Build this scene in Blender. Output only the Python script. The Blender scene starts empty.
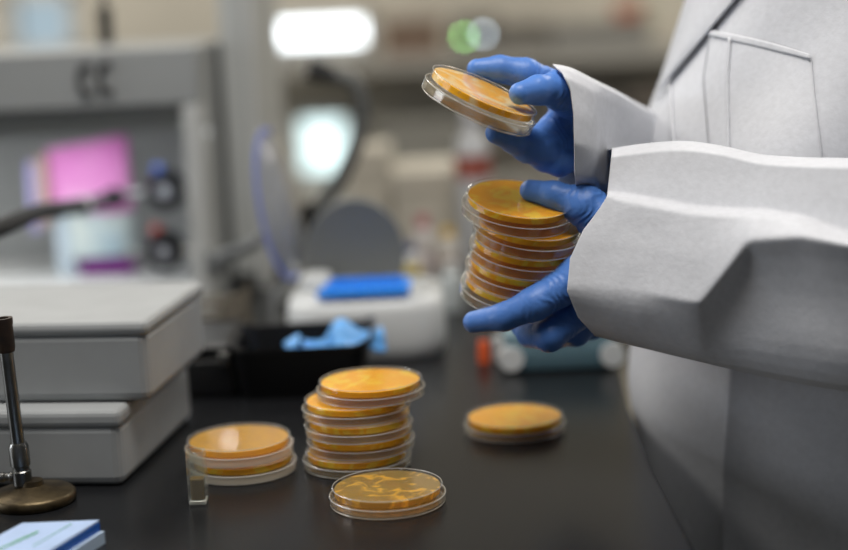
import bpy, bmesh, math, random
import numpy as np
from mathutils import Vector, Matrix, noise
from mathutils.bvhtree import BVHTree
import openvdb

random.seed(4)
SC = bpy.context.scene
COL = SC.collection
PI = math.pi

# ------------------------------------------------------------------ camera
F, CX, CY, H = 1600.0, 424.0, 275.0, 0.40
TH, RO = math.radians(10.1), math.radians(2.5)
R0, U0, FW = Vector((1, 0, 0)), Vector((0, math.sin(TH), math.cos(TH))), Vector((0, math.cos(TH), -math.sin(TH)))
CR = R0 * math.cos(RO) - U0 * math.sin(RO)
CU = R0 * math.sin(RO) + U0 * math.cos(RO)
EYE = Vector((0, 0, H))


def wp(px, py, d):
    """the point seen at a pixel of the photo, d metres along the view axis"""
    return EYE + d * (FW + CR * ((px - CX) / F) + CU * ((CY - py) / F))


def wz(px, py, z=0.0):
    v = wp(px, py, 1.0) - EYE
    return EYE + v * ((z - H) / v.z)


def wy(px, py, y):
    v = wp(px, py, 1.0) - EYE
    return EYE + v * (y / v.y)


cam = bpy.data.cameras.new('camera')
camo = bpy.data.objects.new('camera', cam)
COL.objects.link(camo)
M = Matrix((CR, CU, -FW)).transposed().to_4x4()
M.translation = EYE
camo.matrix_world = M
cam.sensor_width = 36.0
cam.lens = 36.0 * F / 848.0
cam.clip_start = 0.05
cam.dof.use_dof = True
cam.dof.focus_distance = 1.28
cam.dof.aperture_fstop = 1.7
SC.camera = camo

# ------------------------------------------------------------------ materials


def s2l(c):
    return tuple(((x / 255.0) / 12.92 if x / 255.0 <= 0.04045 else ((x / 255.0 + 0.055) / 1.055) ** 2.4) for x in c)


def mat(name, rgb, rough=0.6, metal=0.0, var=0.0, vscale=30.0, bump=0.0, bscale=60.0, spec=0.5, trans=0.0,
        emit=None, estr=0.0, rgb2=None, stretch=None, coat=0.0):
    m = bpy.data.materials.new(name)
    m.use_nodes = True
    nt = m.node_tree
    b = nt.nodes['Principled BSDF']
    c = s2l(rgb)
    b.inputs['Base Color'].default_value = (*c, 1)
    b.inputs['Roughness'].default_value = rough
    b.inputs['Metallic'].default_value = metal
    b.inputs['Specular IOR Level'].default_value = spec
    b.inputs['Transmission Weight'].default_value = trans
    b.inputs['Coat Weight'].default_value = coat
    if emit:
        b.inputs['Emission Color'].default_value = (*s2l(emit), 1)
        b.inputs['Emission Strength'].default_value = estr
    tc = nt.nodes.new('ShaderNodeTexCoord')
    src = tc.outputs['Object']
    if stretch:
        mp = nt.nodes.new('ShaderNodeMapping')
        mp.inputs['Scale'].default_value = stretch
        nt.links.new(src, mp.inputs['Vector'])
        src = mp.outputs['Vector']
    if var > 0 or rgb2:
        n = nt.nodes.new('ShaderNodeTexNoise')
        n.inputs['Scale'].default_value = vscale
        n.inputs['Detail'].default_value = 4
        nt.links.new(src, n.inputs['Vector'])
        r = nt.nodes.new('ShaderNodeValToRGB')
        r.color_ramp.elements[0].position = 0.35
        r.color_ramp.elements[1].position = 0.65
        if rgb2:
            r.color_ramp.elements[0].color = (*s2l(rgb2), 1)
            r.color_ramp.elements[1].color = (*c, 1)
        else:
            r.color_ramp.elements[0].color = (*[x * (1 - var) for x in c], 1)
            r.color_ramp.elements[1].color = (*[min(1, x * (1 + var)) for x in c], 1)
        nt.links.new(n.outputs['Fac'], r.inputs['Fac'])
        nt.links.new(r.outputs['Color'], b.inputs['Base Color'])
    if bump > 0:
        n2 = nt.nodes.new('ShaderNodeTexNoise')
        n2.inputs['Scale'].default_value = bscale
        n2.inputs['Detail'].default_value = 5
        nt.links.new(src, n2.inputs['Vector'])
        bp = nt.nodes.new('ShaderNodeBump')
        bp.inputs['Strength'].default_value = bump
        bp.inputs['Distance'].default_value = 0.002
        nt.links.new(n2.outputs['Fac'], bp.inputs['Height'])
        nt.links.new(bp.outputs['Normal'], b.inputs['Normal'])
    return m


def schlick(nt, f0=0.04, mulv=1.0):
    """facing-based reflectance, equal on both faces of a thin wall"""
    lw = nt.nodes.new('ShaderNodeLayerWeight')
    lw.inputs['Blend'].default_value = 0.5
    p = nt.nodes.new('ShaderNodeMath')
    p.operation = 'POWER'
    p.inputs[1].default_value = 5.0
    nt.links.new(lw.outputs['Facing'], p.inputs[0])
    m = nt.nodes.new('ShaderNodeMath')
    m.operation = 'MULTIPLY_ADD'
    m.inputs[1].default_value = (1 - f0) * mulv
    m.inputs[2].default_value = f0 * mulv
    nt.links.new(p.outputs[0], m.inputs[0])
    return m.outputs[0]


def clear_mat(name, tint=(250, 250, 250), milk=0.06, rough=0.06, milk_rgb=(235, 235, 230), gloss=1.0):
    """thin clear moulded plastic: mostly see-through, fresnel gloss, a little haze of its own"""
    m = bpy.data.materials.new(name)
    m.use_nodes = True
    nt = m.node_tree
    for n in list(nt.nodes):
        if n.type != 'OUTPUT_MATERIAL':
            nt.nodes.remove(n)
    out = nt.nodes['Material Output']
    t = nt.nodes.new('ShaderNodeBsdfTransparent')
    t.inputs['Color'].default_value = (*s2l(tint), 1)
    d = nt.nodes.new('ShaderNodeBsdfDiffuse')
    d.inputs['Color'].default_value = (*s2l(milk_rgb), 1)
    g = nt.nodes.new('ShaderNodeBsdfGlossy')
    g.inputs['Roughness'].default_value = rough
    refl = schlick(nt, 0.04, gloss)
    m1 = nt.nodes.new('ShaderNodeMixShader')
    m1.inputs[0].default_value = milk
    nt.links.new(t.outputs[0], m1.inputs[1])
    nt.links.new(d.outputs[0], m1.inputs[2])
    m2 = nt.nodes.new('ShaderNodeMixShader')
    nt.links.new(refl, m2.inputs[0])
    nt.links.new(m1.outputs[0], m2.inputs[1])
    nt.links.new(g.outputs[0], m2.inputs[2])
    nt.links.new(m2.outputs[0], out.inputs['Surface'])
    return m


def agar_mat(name, base, patch, dark, clear=0.0, lo=0.42, hi=0.62, scale=38.0, patch_solid=False, tl=0.5):
    """set jelly: diffuse + translucent body, irregular colony patches that differ from dish to dish"""
    m = bpy.data.materials.new(name)
    m.use_nodes = True
    nt = m.node_tree
    for n in list(nt.nodes):
        if n.type != 'OUTPUT_MATERIAL':
            nt.nodes.remove(n)
    out = nt.nodes['Material Output']
    tc = nt.nodes.new('ShaderNodeTexCoord')
    oi = nt.nodes.new('ShaderNodeObjectInfo')
    off = nt.nodes.new('ShaderNodeVectorMath')
    off.operation = 'SCALE'
    off.inputs[0].default_value = (3.1, 1.7, 2.3)
    nt.links.new(oi.outputs['Random'], off.inputs['Scale'])
    add = nt.nodes.new('ShaderNodeVectorMath')
    add.operation = 'ADD'
    nt.links.new(tc.outputs['Object'], add.inputs[0])
    nt.links.new(off.outputs[0], add.inputs[1])
    n1 = nt.nodes.new('ShaderNodeTexNoise')
    n1.inputs['Scale'].default_value = scale
    n1.inputs['Detail'].default_value = 3
    n1.inputs['Distortion'].default_value = 1.2
    nt.links.new(add.outputs[0], n1.inputs['Vector'])
    r1 = nt.nodes.new('ShaderNodeValToRGB')
    r1.color_ramp.elements[0].position = lo
    r1.color_ramp.elements[1].position = hi
    nt.links.new(n1.outputs['Fac'], r1.inputs['Fac'])
    mx = nt.nodes.new('ShaderNodeMix')
    mx.data_type = 'RGBA'
    mx.inputs['A'].default_value = (*s2l(base), 1)
    mx.inputs['B'].default_value = (*s2l(patch), 1)
    nt.links.new(r1.outputs['Color'], mx.inputs['Factor'])
    n2 = nt.nodes.new('ShaderNodeTexNoise')
    n2.inputs['Scale'].default_value = scale * 5
    nt.links.new(add.outputs[0], n2.inputs['Vector'])
    r2 = nt.nodes.new('ShaderNodeValToRGB')
    r2.color_ramp.elements[0].position = 0.68
    r2.color_ramp.elements[1].position = 0.74
    nt.links.new(n2.outputs['Fac'], r2.inputs['Fac'])
    mx2 = nt.nodes.new('ShaderNodeMix')
    mx2.data_type = 'RGBA'
    nt.links.new(r2.outputs['Color'], mx2.inputs['Factor'])
    nt.links.new(mx.outputs['Result'], mx2.inputs['A'])
    mx2.inputs['B'].default_value = (*s2l(dark), 1)
    d = nt.nodes.new('ShaderNodeBsdfDiffuse')
    t = nt.nodes.new('ShaderNodeBsdfTranslucent')
    nt.links.new(mx2.outputs['Result'], d.inputs['Color'])
    nt.links.new(mx2.outputs['Result'], t.inputs['Color'])
    m1 = nt.nodes.new('ShaderNodeMixShader')
    m1.inputs[0].default_value = tl
    nt.links.new(d.outputs[0], m1.inputs[1])
    nt.links.new(t.outputs[0], m1.inputs[2])
    last = m1
    if clear > 0:
        tr = nt.nodes.new('ShaderNodeBsdfTransparent')
        tr.inputs['Color'].default_value = (*s2l((255, 205, 70)), 1)
        m2 = nt.nodes.new('ShaderNodeMixShader')
        if patch_solid:
            mr = nt.nodes.new('ShaderNodeMapRange')
            mr.inputs['To Min'].default_value = clear
            mr.inputs['To Max'].default_value = 0.0
            nt.links.new(r1.outputs['Color'], mr.inputs['Value'])
            nt.links.new(mr.outputs[0], m2.inputs[0])
        else:
            m2.inputs[0].default_value = clear
        nt.links.new(m1.outputs[0], m2.inputs[1])
        nt.links.new(tr.outputs[0], m2.inputs[2])
        last = m2
    g = nt.nodes.new('ShaderNodeBsdfGlossy')
    g.inputs['Roughness'].default_value = 0.12
    m3 = nt.nodes.new('ShaderNodeMixShader')
    nt.links.new(schlick(nt, 0.02, 0.6), m3.inputs[0])
    nt.links.new(last.outputs[0], m3.inputs[1])
    nt.links.new(g.outputs[0], m3.inputs[2])
    nt.links.new(m3.outputs[0], out.inputs['Surface'])
    return m


# ------------------------------------------------------------------ object helpers


def link_mesh(name, me, m, parent=None, smooth=False, keep_world=True):
    o = bpy.data.objects.new(name, me)
    COL.objects.link(o)
    if m is not None:
        me.materials.append(m)
    if smooth:
        for p in me.polygons:
            p.use_smooth = True
    if parent is not None:
        o.parent = parent
        if keep_world:
            o.matrix_parent_inverse = parent.matrix_basis.inverted()
    return o


def obj(name, bm, m, parent=None, smooth=False, bevel=0.0, keep_world=False):
    me = bpy.data.meshes.new(name)
    bmesh.ops.recalc_face_normals(bm, faces=bm.faces[:])
    bm.to_mesh(me)
    bm.free()
    o = link_mesh(name, me, m, parent, smooth, keep_world)
    if bevel > 0:
        md = o.modifiers.new('bevel', 'BEVEL')
        md.width = bevel
        md.segments = 3
        md.limit_method = 'ANGLE'
        md.angle_limit = math.radians(40)
    return o


def smooth_by_angle(o, ang=40):
    me = o.data
    for p in me.polygons:
        p.use_smooth = True
    me.set_sharp_from_angle(angle=math.radians(ang))


def thing(name, label, cat, loc=(0, 0, 0), rz=0.0, group=None):
    o = bpy.data.objects.new(name, None)
    COL.objects.link(o)
    o.empty_display_size = 0.02
    o.location = loc
    o.rotation_euler = (0, 0, rz)
    o['label'] = label
    o['category'] = cat
    if group:
        o['group'] = group
    return o


def tag(o, label, cat, group=None):
    o['label'] = label
    o['category'] = cat
    if group:
        o['group'] = group
    return o


def structure(o):
    o['kind'] = 'structure'
    return o


def box(bm, x0, x1, y0, y1, z0, z1):
    v = [bm.verts.new(p) for p in ((x0, y0, z0), (x1, y0, z0), (x1, y1, z0), (x0, y1, z0),
                                   (x0, y0, z1), (x1, y0, z1), (x1, y1, z1), (x0, y1, z1))]
    for f in ((0, 3, 2, 1), (4, 5, 6, 7), (0, 1, 5, 4), (1, 2, 6, 5), (2, 3, 7, 6), (3, 0, 4, 7)):
        bm.faces.new([v[i] for i in f])
    return bm


def B(*a):
    return box(bmesh.new(), *a)


def lathe(prof, n=48, closed=True, bm=None, mtx=None):
    """turn an (r, z) profile about z"""
    bm = bm or bmesh.new()
    rings = []
    for r, z in prof:
        if r < 1e-6:
            rings.append([bm.verts.new((0, 0, z))])
        else:
            rings.append([bm.verts.new((r * math.cos(2 * PI * i / n), r * math.sin(2 * PI * i / n), z)) for i in range(n)])
    pairs = list(zip(rings[:-1], rings[1:]))
    if closed:
        pairs.append((rings[-1], rings[0]))
    for a, b in pairs:
        if len(a) == 1 and len(b) == 1:
            continue
        for i in range(n):
            j = (i + 1) % n
            if len(a) == 1:
                bm.faces.new((a[0], b[j], b[i]))
            elif len(b) == 1:
                bm.faces.new((a[i], a[j], b[0]))
            else:
                bm.faces.new((a[i], a[j], b[j], b[i]))
    if mtx is not None:
        bmesh.ops.transform(bm, matrix=mtx, verts=[v for rg in rings for v in rg])
    return bm


def smooth_path(pts, n=12):
    """Catmull-Rom through points"""
    pts = [Vector(p) for p in pts]
    if len(pts) < 3:
        return pts
    P = [pts[0] * 2 - pts[1]] + pts + [pts[-1] * 2 - pts[-2]]
    out = []
    for i in range(1, len(P) - 2):
        a, b, c, d = P[i - 1:i + 3]
        for k in range(n):
            t = k / n
            out.append(0.5 * ((2 * b) + (c - a) * t + (2 * a - 5 * b + 4 * c - d) * t * t + (3 * b - a - 3 * c + d) * t ** 3))
    out.append(pts[-1])
    return out


def tube(pts, r, n=12, bm=None, smooth=True, cap=True):
    bm = bm or bmesh.new()
    path = smooth_path(pts) if smooth else [Vector(p) for p in pts]
    N = len(path)
    rings = []
    up = None
    for i, p in enumerate(path):
        t = (path[min(i + 1, N - 1)] - path[max(i - 1, 0)]).normalized()
        if up is None:
            up = t.orthogonal().normalized()
        else:
            up = (up - t * up.dot(t)).normalized()
        s = t.cross(up)
        rr = r(i / (N - 1)) if callable(r) else r
        rings.append([bm.verts.new(p + (up * math.cos(2 * PI * k / n) + s * math.sin(2 * PI * k / n)) * rr) for k in range(n)])
    for a, b in zip(rings[:-1], rings[1:]):
        for k in range(n):
            bm.faces.new((a[k], a[(k + 1) % n], b[(k + 1) % n], b[k]))
    if cap:
        bm.faces.new(rings[0])
        bm.faces.new(list(reversed(rings[-1])))
    return bm


def prism(poly, z0, z1, bm=None):
    bm = bm or bmesh.new()
    a = [bm.verts.new((x, y, z0)) for x, y in poly]
    b = [bm.verts.new((x, y, z1)) for x, y in poly]
    bm.faces.new(list(reversed(a)))
    bm.faces.new(b)
    n = len(poly)
    for i in range(n):
        j = (i + 1) % n
        bm.faces.new((a[i], a[j], b[j], b[i]))
    return bm


def copy_tree(o, parent=None):
    c = o.copy()
    COL.objects.link(c)
    if parent is not None:
        c.parent = parent
    for ch in list(o.children):
        copy_tree(ch, c)
    return c


# ------------------------------------------------------------------ implicit-surface modelling for hands and body


class Field:
    def __init__(self, lo, hi, h):
        self.lo, self.h = np.array(lo), h
        n = np.ceil((np.array(hi) - self.lo) / h).astype(int) + 1
        ax = [self.lo[i] + h * np.arange(n[i]) for i in range(3)]
        self.X, self.Y, self.Z = np.meshgrid(*ax, indexing='ij')
        self.X = self.X.astype(np.float32)
        self.Y = self.Y.astype(np.float32)
        self.Z = self.Z.astype(np.float32)

    def cone(self, a, b, ra, rb, wr=None):
        """tapered round limb from a to b; wr=(amp, wavelength, t0, t1) adds glove creases across it"""
        a, b = np.array(a), np.array(b)
        ab = b - a
        L2 = float(ab @ ab)
        px, py, pz = self.X - a[0], self.Y - a[1], self.Z - a[2]
        t = (px * ab[0] + py * ab[1] + pz * ab[2]) / L2
        tc = np.clip(t, 0, 1)
        d = np.sqrt((px - tc * ab[0]) ** 2 + (py - tc * ab[1]) ** 2 + (pz - tc * ab[2]) ** 2) - (ra + (rb - ra) * tc)
        if wr:
            amp, wl, t0, t1 = wr
            win = np.clip((t - t0) / 0.15, 0, 1) * np.clip((t1 - t) / 0.15, 0, 1)
            L = math.sqrt(L2)
            wob = 0.35 * np.sin(px * 260 + py * 190) + 0.35 * np.sin(pz * 310 + 1.3)
            d = d + amp * win * np.abs(np.sin(PI * (t * L / wl + wob))) - amp * win * 0.5
        return d

    def ell(self, c, r, rot=None):
        p = np.stack([self.X - c[0], self.Y - c[1], self.Z - c[2]], -1)
        if rot is not None:
            p = p @ np.array(rot)
        q = np.sqrt(((p / np.array(r)) ** 2).sum(-1))
        return (q - 1) * min(r)

    def mesh(self, d, name):
        g = openvdb.FloatGrid(0.05)
        g.copyFromArray(np.ascontiguousarray(d.astype(np.float32)))
        pts, tris, quads = g.convertToPolygons(0.0, 0.0)
        pts = pts * self.h + self.lo
        me = bpy.data.meshes.new(name)
        faces = [tuple(int(i) for i in f[::-1]) for f in tris] + [tuple(int(i) for i in f[::-1]) for f in quads]
        me.from_pydata([tuple(map(float, p)) for p in pts], [], faces)
        me.update()
        bm = bmesh.new()
        bm.from_mesh(me)
        bmesh.ops.recalc_face_normals(bm, faces=bm.faces[:])
        bm.to_mesh(me)
        bm.free()
        return me


def smin(a, b, k):
    h = np.clip(0.5 + 0.5 * (b - a) / k, 0, 1)
    return b + (a - b) * h - k * h * (1 - h)


def chain(fl, pts, rad, k=0.003, wr=None):
    d = None
    for i in range(len(pts) - 1):
        w = (wr or {}).get(i)
        c = fl.cone(pts[i], pts[i + 1], rad[i], rad[i + 1], w)
        d = c if d is None else smin(d, c, k)
    return d


def glove_mesh(name, wrist, rw, mcp, fingers, thumb, arm, h=0.0011):
    allp = [wrist[0], arm] + [p for p, _ in mcp] + [p for f in fingers for p, _ in f] + [p for p, _ in thumb]
    A = np.array([tuple(p) for p in allp])
    fl = Field(A.min(0) - 0.045, A.max(0) + 0.045, h)
    palm = fl.cone(wrist[0], arm, rw, rw, (0.0016, 0.007, 0.0, 1.0))
    for (p, r) in mcp:
        c = fl.cone(wrist[0], p, rw * 0.72, r)
        palm = smin(palm, c, 0.014)
    for (p, r), (q, s) in zip(mcp[:-1], mcp[1:]):
        palm = smin(palm, fl.cone(p, q, r * 0.95, s * 0.95), 0.006)
    # base of the thumb grows out of the side of the palm
    palm = smin(palm, fl.cone(wrist[0], thumb[0][0], rw * 0.7, thumb[0][1]), 0.014)
    palm = smin(palm, fl.cone(thumb[0][0], thumb[1][0], thumb[0][1], thumb[1][1], (0.0018, 0.0065, -0.2, 1.1)), 0.012)
    web = fl.cone(thumb[1][0] * 0.55 + thumb[0][0] * 0.45, mcp[0][0] * 0.85 + wrist[0] * 0.15, 0.009, 0.011)
    palm = smin(palm, web, 0.012)
    parts = []
    for (p, r), f in zip(mcp, fingers):
        ch = chain(fl, [p] + [q for q, _ in f], [r] + [s for _, s in f], 0.004,
                   {0: (0.0008, 0.0065, 0.25, 1.05), 1: (0.0006, 0.006, -0.1, 0.5)})
        parts.append(smin(palm, ch, 0.007))
    th = chain(fl, [q for q, _ in thumb], [s for _, s in thumb], 0.004,
               {0: (0.0012, 0.0065, -0.2, 1.1), 1: (0.0010, 0.0065, -0.1, 0.75)})
    parts.append(smin(palm, th, 0.010))
    d = parts[0]
    for p in parts[1:]:
        d = smin(d, p, 0.0018)
    return fl.mesh(d, name)


# ------------------------------------------------------------------ palette
M_BENCH = mat('bench_epoxy', (26, 27, 29), rough=0.24, spec=0.13, bump=0.05, bscale=400)
M_WALL = mat('painted_wall', (150, 146, 136), rough=0.8, var=0.05, vscale=3)
M_FLOOR = mat('vinyl_floor', (120, 118, 112), rough=0.5, var=0.08, vscale=6)
M_CEIL = mat('ceiling_tile', (205, 205, 200), rough=0.9)
M_CAB = mat('grey_laminate', (150, 153, 153), rough=0.5, var=0.03, vscale=8)
M_CABL = mat('pale_laminate', (188, 190, 188), rough=0.5)
M_CABD = mat('shadow_grey_steel', (118, 120, 120), rough=0.5)  # one even mid grey for small metal parts
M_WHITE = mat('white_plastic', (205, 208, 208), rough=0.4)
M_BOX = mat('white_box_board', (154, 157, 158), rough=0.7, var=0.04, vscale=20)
M_COAT = mat('coat_nonwoven', (204, 206, 211), rough=0.85, var=0.03, vscale=160, bump=0.14, bscale=240, spec=0.2)
M_GLOVE = mat('blue_nitrile', (80, 127, 202), rough=0.42, var=0.06, vscale=40, bump=0.25, bscale=160, spec=0.4)
M_BLACK = mat('black_plastic', (14, 15, 17), rough=0.35)
M_RUBBER = mat('black_rubber', (20, 21, 23), rough=0.6)
M_BLUE = mat('bright_blue_plastic', (30, 138, 242), rough=0.35)
M_BLUEP = mat('pale_blue_nitrile', (95, 165, 230), rough=0.4)
M_NAVY = mat('violet_blue_plastic', (124, 136, 200), rough=0.35)
M_BRASS = mat('aged_bronze', (96, 84, 62), rough=0.42, metal=0.8, rgb2=(66, 56, 40), vscale=70, bump=0.3, bscale=120)
M_CHROME = mat('worn_chrome', (135, 135, 132), rough=0.28, metal=1.0, var=0.15, vscale=60)
M_RUST = mat('burnt_barrel', (66, 50, 38), rough=0.6, metal=0.4, rgb2=(42, 34, 30), vscale=90)
M_PLAST = clear_mat('clear_polystyrene', milk=0.014, rough=0.05, gloss=0.55, tint=(255, 255, 255), milk_rgb=(245, 232, 208))  # slight warm haze: orange bounce from the agar put into the colour
M_LIDP = clear_mat('clear_lid_polystyrene', milk=0.08, rough=0.05, gloss=1.2, tint=(255, 254, 250), milk_rgb=(245, 232, 208))  # warm milk paints the agar's scattered light into the lid walls
M_LIDT = clear_mat('clear_held_lid', milk=0.028, rough=0.05, gloss=1.3, tint=(255, 254, 250), milk_rgb=(245, 232, 208))  # same painted agar bounce, thinner for the held stack
M_EDGE = clear_mat('bright_moulded_edge', milk=0.33, rough=0.10, milk_rgb=(240, 240, 236), gloss=1.5)  # whiter than the plastic: light piped to the edges, painted in
M_PLASTM = clear_mat('milky_polystyrene', milk=0.33, rough=0.12, milk_rgb=(245, 236, 216))
M_GLASS = clear_mat('clear_glass', milk=0.08, rough=0.05, tint=(250, 252, 248))
M_VISOR = clear_mat('clear_visor_sheet', milk=0.11, rough=0.08, milk_rgb=(190, 200, 225))
M_TEAL = clear_mat('teal_clear_plastic', milk=0.55, rough=0.12, milk_rgb=(132, 165, 178), tint=(150, 190, 205))
M_AGAR = agar_mat('orange_agar', (255, 182, 0), (255, 212, 50), (226, 156, 40), clear=0.04, lo=0.50, hi=0.60, scale=52, tl=0.10)
M_AGARH = agar_mat('orange_agar_smeared', (255, 188, 0), (252, 226, 165), (210, 160, 90), clear=0.04, lo=0.48, hi=0.6, scale=34, tl=0.10)
M_AGARP = agar_mat('olive_clear_agar', (196, 176, 96), (255, 205, 80), (170, 140, 80), clear=0.42, lo=0.50, hi=0.62,
                   scale=55, patch_solid=True)
M_AGART = agar_mat('tan_agar', (250, 206, 90), (238, 196, 104), (210, 150, 70), lo=0.45, hi=0.65)
M_LIQ = clear_mat('amber_liquid', milk=0.7, rough=0.05, tint=(150, 115, 40), milk_rgb=(128, 98, 34))

# ------------------------------------------------------------------ the room
o = obj('floor', B(-3, 4, -2.5, 5.2, -1.0, -0.9), M_FLOOR)
structure(o)
o = obj('ceiling', B(-3, 4, -2.5, 5.2, 1.85, 1.95), M_CEIL)
structure(o)
o = obj('wall_left', B(-3.1, -3.0, -2.5, 5.2, -0.9, 1.85), M_WALL)
structure(o)
o = obj('wall_right', B(4.0, 4.1, -2.5, 5.2, -0.9, 1.85), M_WALL)
structure(o)

wl = structure(obj('window_4', B(-3.0, -2.995, 0.75, 1.75, 0.15, 1.35), mat('window_glass', (150, 170, 185), rough=0.1)))  # added unseen pane, dressing for the fill light on the left
bm = bmesh.new()
for q_ in ((0.70, 0.75, 0.10, 1.40), (1.75, 1.80, 0.10, 1.40), (0.75, 1.75, 0.10, 0.15), (0.75, 1.75, 1.35, 1.40)):
    box(bm, -3.0, -2.98, *q_)
obj('window_frame', bm, M_CABL, wl)  # frame around the added pane
YW = 4.4            # inner face of the back wall


def hole(px0, px1, py0, py1):
    a, b = wy(px0, py1, YW), wy(px1, py0, YW)
    return (a.x, b.x, a.z, b.z)


W1 = hole(266, 367, 15, 51)
W2 = hole(298, 348, 113, 178)
W3 = hole(14, 70, -6, 52)
# back wall with three window openings, cut column by column
xs = sorted({-3.0, 4.0, W1[0], W1[1], W2[0], W2[1], W3[0], W3[1]})
bm = bmesh.new()
for x0, x1 in zip(xs[:-1], xs[1:]):
    xm = (x0 + x1) / 2
    cuts = sorted((w[2], w[3]) for w in (W1, W2, W3) if w[0] < xm < w[1])
    z = -0.9
    for c0, c1 in cuts:
        box(bm, x0, x1, YW, YW + 0.12, z, c0)
        z = c1
    box(bm, x0, x1, YW, YW + 0.12, z, 1.85)
structure(obj('wall_back', bm, mat('back_wall_paint', (186, 180, 166), rough=0.85, var=0.08, vscale=2.5)))


def daylight(name, rgb, strength):
    return mat(name, (20, 20, 20), emit=rgb, estr=strength, rough=0.3)


for i, (w, rgb, st) in enumerate(((W1, (245, 252, 255), 4.2), (W2, (218, 240, 240), 2.0), (W3, (190, 212, 224), 0.75))):
    wo = obj('window_%d' % (i + 1), B(w[0], w[1], YW + 0.07, YW + 0.08, w[2], w[3]), daylight('window_daylight_%d' % i, rgb, st))
    structure(wo)
    fr = bmesh.new()
    t = 0.012
    box(fr, w[0] - t, w[1] + t, YW - 0.015, YW + 0.06, w[3] - t, w[3] + t)
    box(fr, w[0] - t, w[1] + t, YW - 0.015, YW + 0.06, w[2] - t, w[2] + t)
    box(fr, w[0] - t, w[0] + t, YW - 0.015, YW + 0.06, w[2] - t, w[3] + t)
    box(fr, w[1] - t, w[1] + t, YW - 0.015, YW + 0.06, w[2] - t, w[3] + t)
    obj('window_frame', fr, M_CABL, wo)

# ------------------------------------------------------------------ the black bench
e0, e1, e2 = wz(697, 552), wz(654, 470), wz(628, 405)
poly = [(-1.5, 0.62), (e0.x + 0.002, 0.62), (e0.x, e0.y), (e1.x, e1.y), (e2.x, e2.y), (e2.x + 0.012, 1.64), (e2.x + 0.03, 1.76), (e2.x + 0.08, 1.95), (1.5, 2.0), (1.5, 2.75), (-1.5, 2.75)]
bench = thing('lab_bench', 'long black lab bench with a smooth dark worktop under the orange dishes', 'bench', (0, 1.6, -0.9))
o = obj('worktop', prism(poly, -0.035, 0.0), M_BENCH, bench, keep_world=True, bevel=0.004)
bm = bmesh.new()
box(bm, -1.45, 0.10, 0.75, 2.7, -0.9, -0.036)
obj('cupboard', bm, M_CAB, bench, keep_world=True)

# ------------------------------------------------------------------ petri dishes (kept upside down: base with jelly on top, lid underneath)


def dish_meshes(hh, tag_):
    """hh = total height; rim radius 46.2 mm"""
    rl, rb, t = 0.0462, 0.0436, 0.0013
    lidh = hh * 0.52
    lid = [(0, 0.0009), (rl - 0.003, 0.0009), (rl - 0.003, 0.0), (rl - 0.0008, 0.0), (rl, 0.0008), (rl, lidh), (rl - t, lidh), (rl - t, 0.0009 + t), (0, 0.0009 + t)]
    z0 = 0.0035
    base = [(0, hh - 0.0006), (rb - 0.002, hh - 0.0006), (rb - 0.0016, hh), (rb - 0.0004, hh), (rb, hh - 0.0006), (rb, z0), (rb - t, z0), (rb - t, hh - 0.0006 - t), (0, hh - 0.0006 - t)]
    ah = 0.0048
    ra = rb - t - 0.0002
    za = hh - 0.0021
    agar = [(0, za), (ra, za), (ra, za - ah), (ra - 0.001, za - ah + 0.0006), (0, za - ah + 0.0006)]
    out = []
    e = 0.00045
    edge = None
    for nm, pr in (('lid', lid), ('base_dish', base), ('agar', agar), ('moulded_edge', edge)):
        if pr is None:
            b_ = bmesh.new()  # added rings that paint the bright glint of the plastic edges
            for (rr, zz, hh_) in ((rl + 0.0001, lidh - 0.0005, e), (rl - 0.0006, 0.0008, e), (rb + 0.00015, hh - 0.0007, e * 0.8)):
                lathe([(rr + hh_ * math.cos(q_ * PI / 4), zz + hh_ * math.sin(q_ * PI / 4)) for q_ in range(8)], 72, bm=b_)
        else:
            b_ = lathe(pr, 72, closed=False)
        me = bpy.data.meshes.new(nm)
        bmesh.ops.recalc_face_normals(b_, faces=b_.faces[:])
        b_.to_mesh(me)
        b_.free()
        for p in me.polygons:
            p.use_smooth = True
        me.set_sharp_from_angle(angle=math.radians(35))
        out.append(me)
    return out


SETS = {'low': dish_meshes(0.0148, 'l'), 'tall': dish_meshes(0.0181, 't')}
DISH_G = {}


def dish(label, loc, hset='low', agar=M_AGAR, plast=M_PLAST, normal=None, spin=0.0, group=None):
    r = thing('petri_dish', label, 'petri dish', loc, 0, group)
    if normal is not None:
        q = Vector((0, 0, 1)).rotation_difference(Vector(normal).normalized())
        r.rotation_mode = 'QUATERNION'
        r.rotation_quaternion = q @ Matrix.Rotation(spin, 3, 'Z').to_quaternion()
    else:
        r.rotation_euler = (0, 0, spin)
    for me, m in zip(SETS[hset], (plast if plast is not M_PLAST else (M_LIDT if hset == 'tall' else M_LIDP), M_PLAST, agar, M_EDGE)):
        key = (me.name, m.name)
        if key not in DISH_G:
            c = me.copy()
            c.materials.append(m)
            DISH_G[key] = c
        p = bpy.data.objects.new(me.name.split('.')[0], DISH_G[key])
        COL.objects.link(p)
        p.parent = r
    return r


def up(v, z):
    return Vector((v.x, v.y, v.z + z))


# tall stack on the bench
c0 = wz(361, 464, 0.0)
offs = [(-0.003, 0.0), (0.001, 0.002), (0.000, -0.001), (-0.0015, 0.001), (0.0115, 0.003)]
names = ['bottom petri dish of the five-high orange stack on the black bench',
         'petri dish second from the bottom of the five-high stack on the bench',
         'middle petri dish of the five-high orange stack on the bench',
         'petri dish just under the top one of the five-high bench stack',
         'orange petri dish slid off-centre on top of the five-high bench stack']
for k in range(5):
    dish(names[k], (c0.x + offs[k][0], c0.y + offs[k][1], 0.0003 + k * 0.0150), spin=k * 1.1, group='dishes stacked on the bench')
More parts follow.
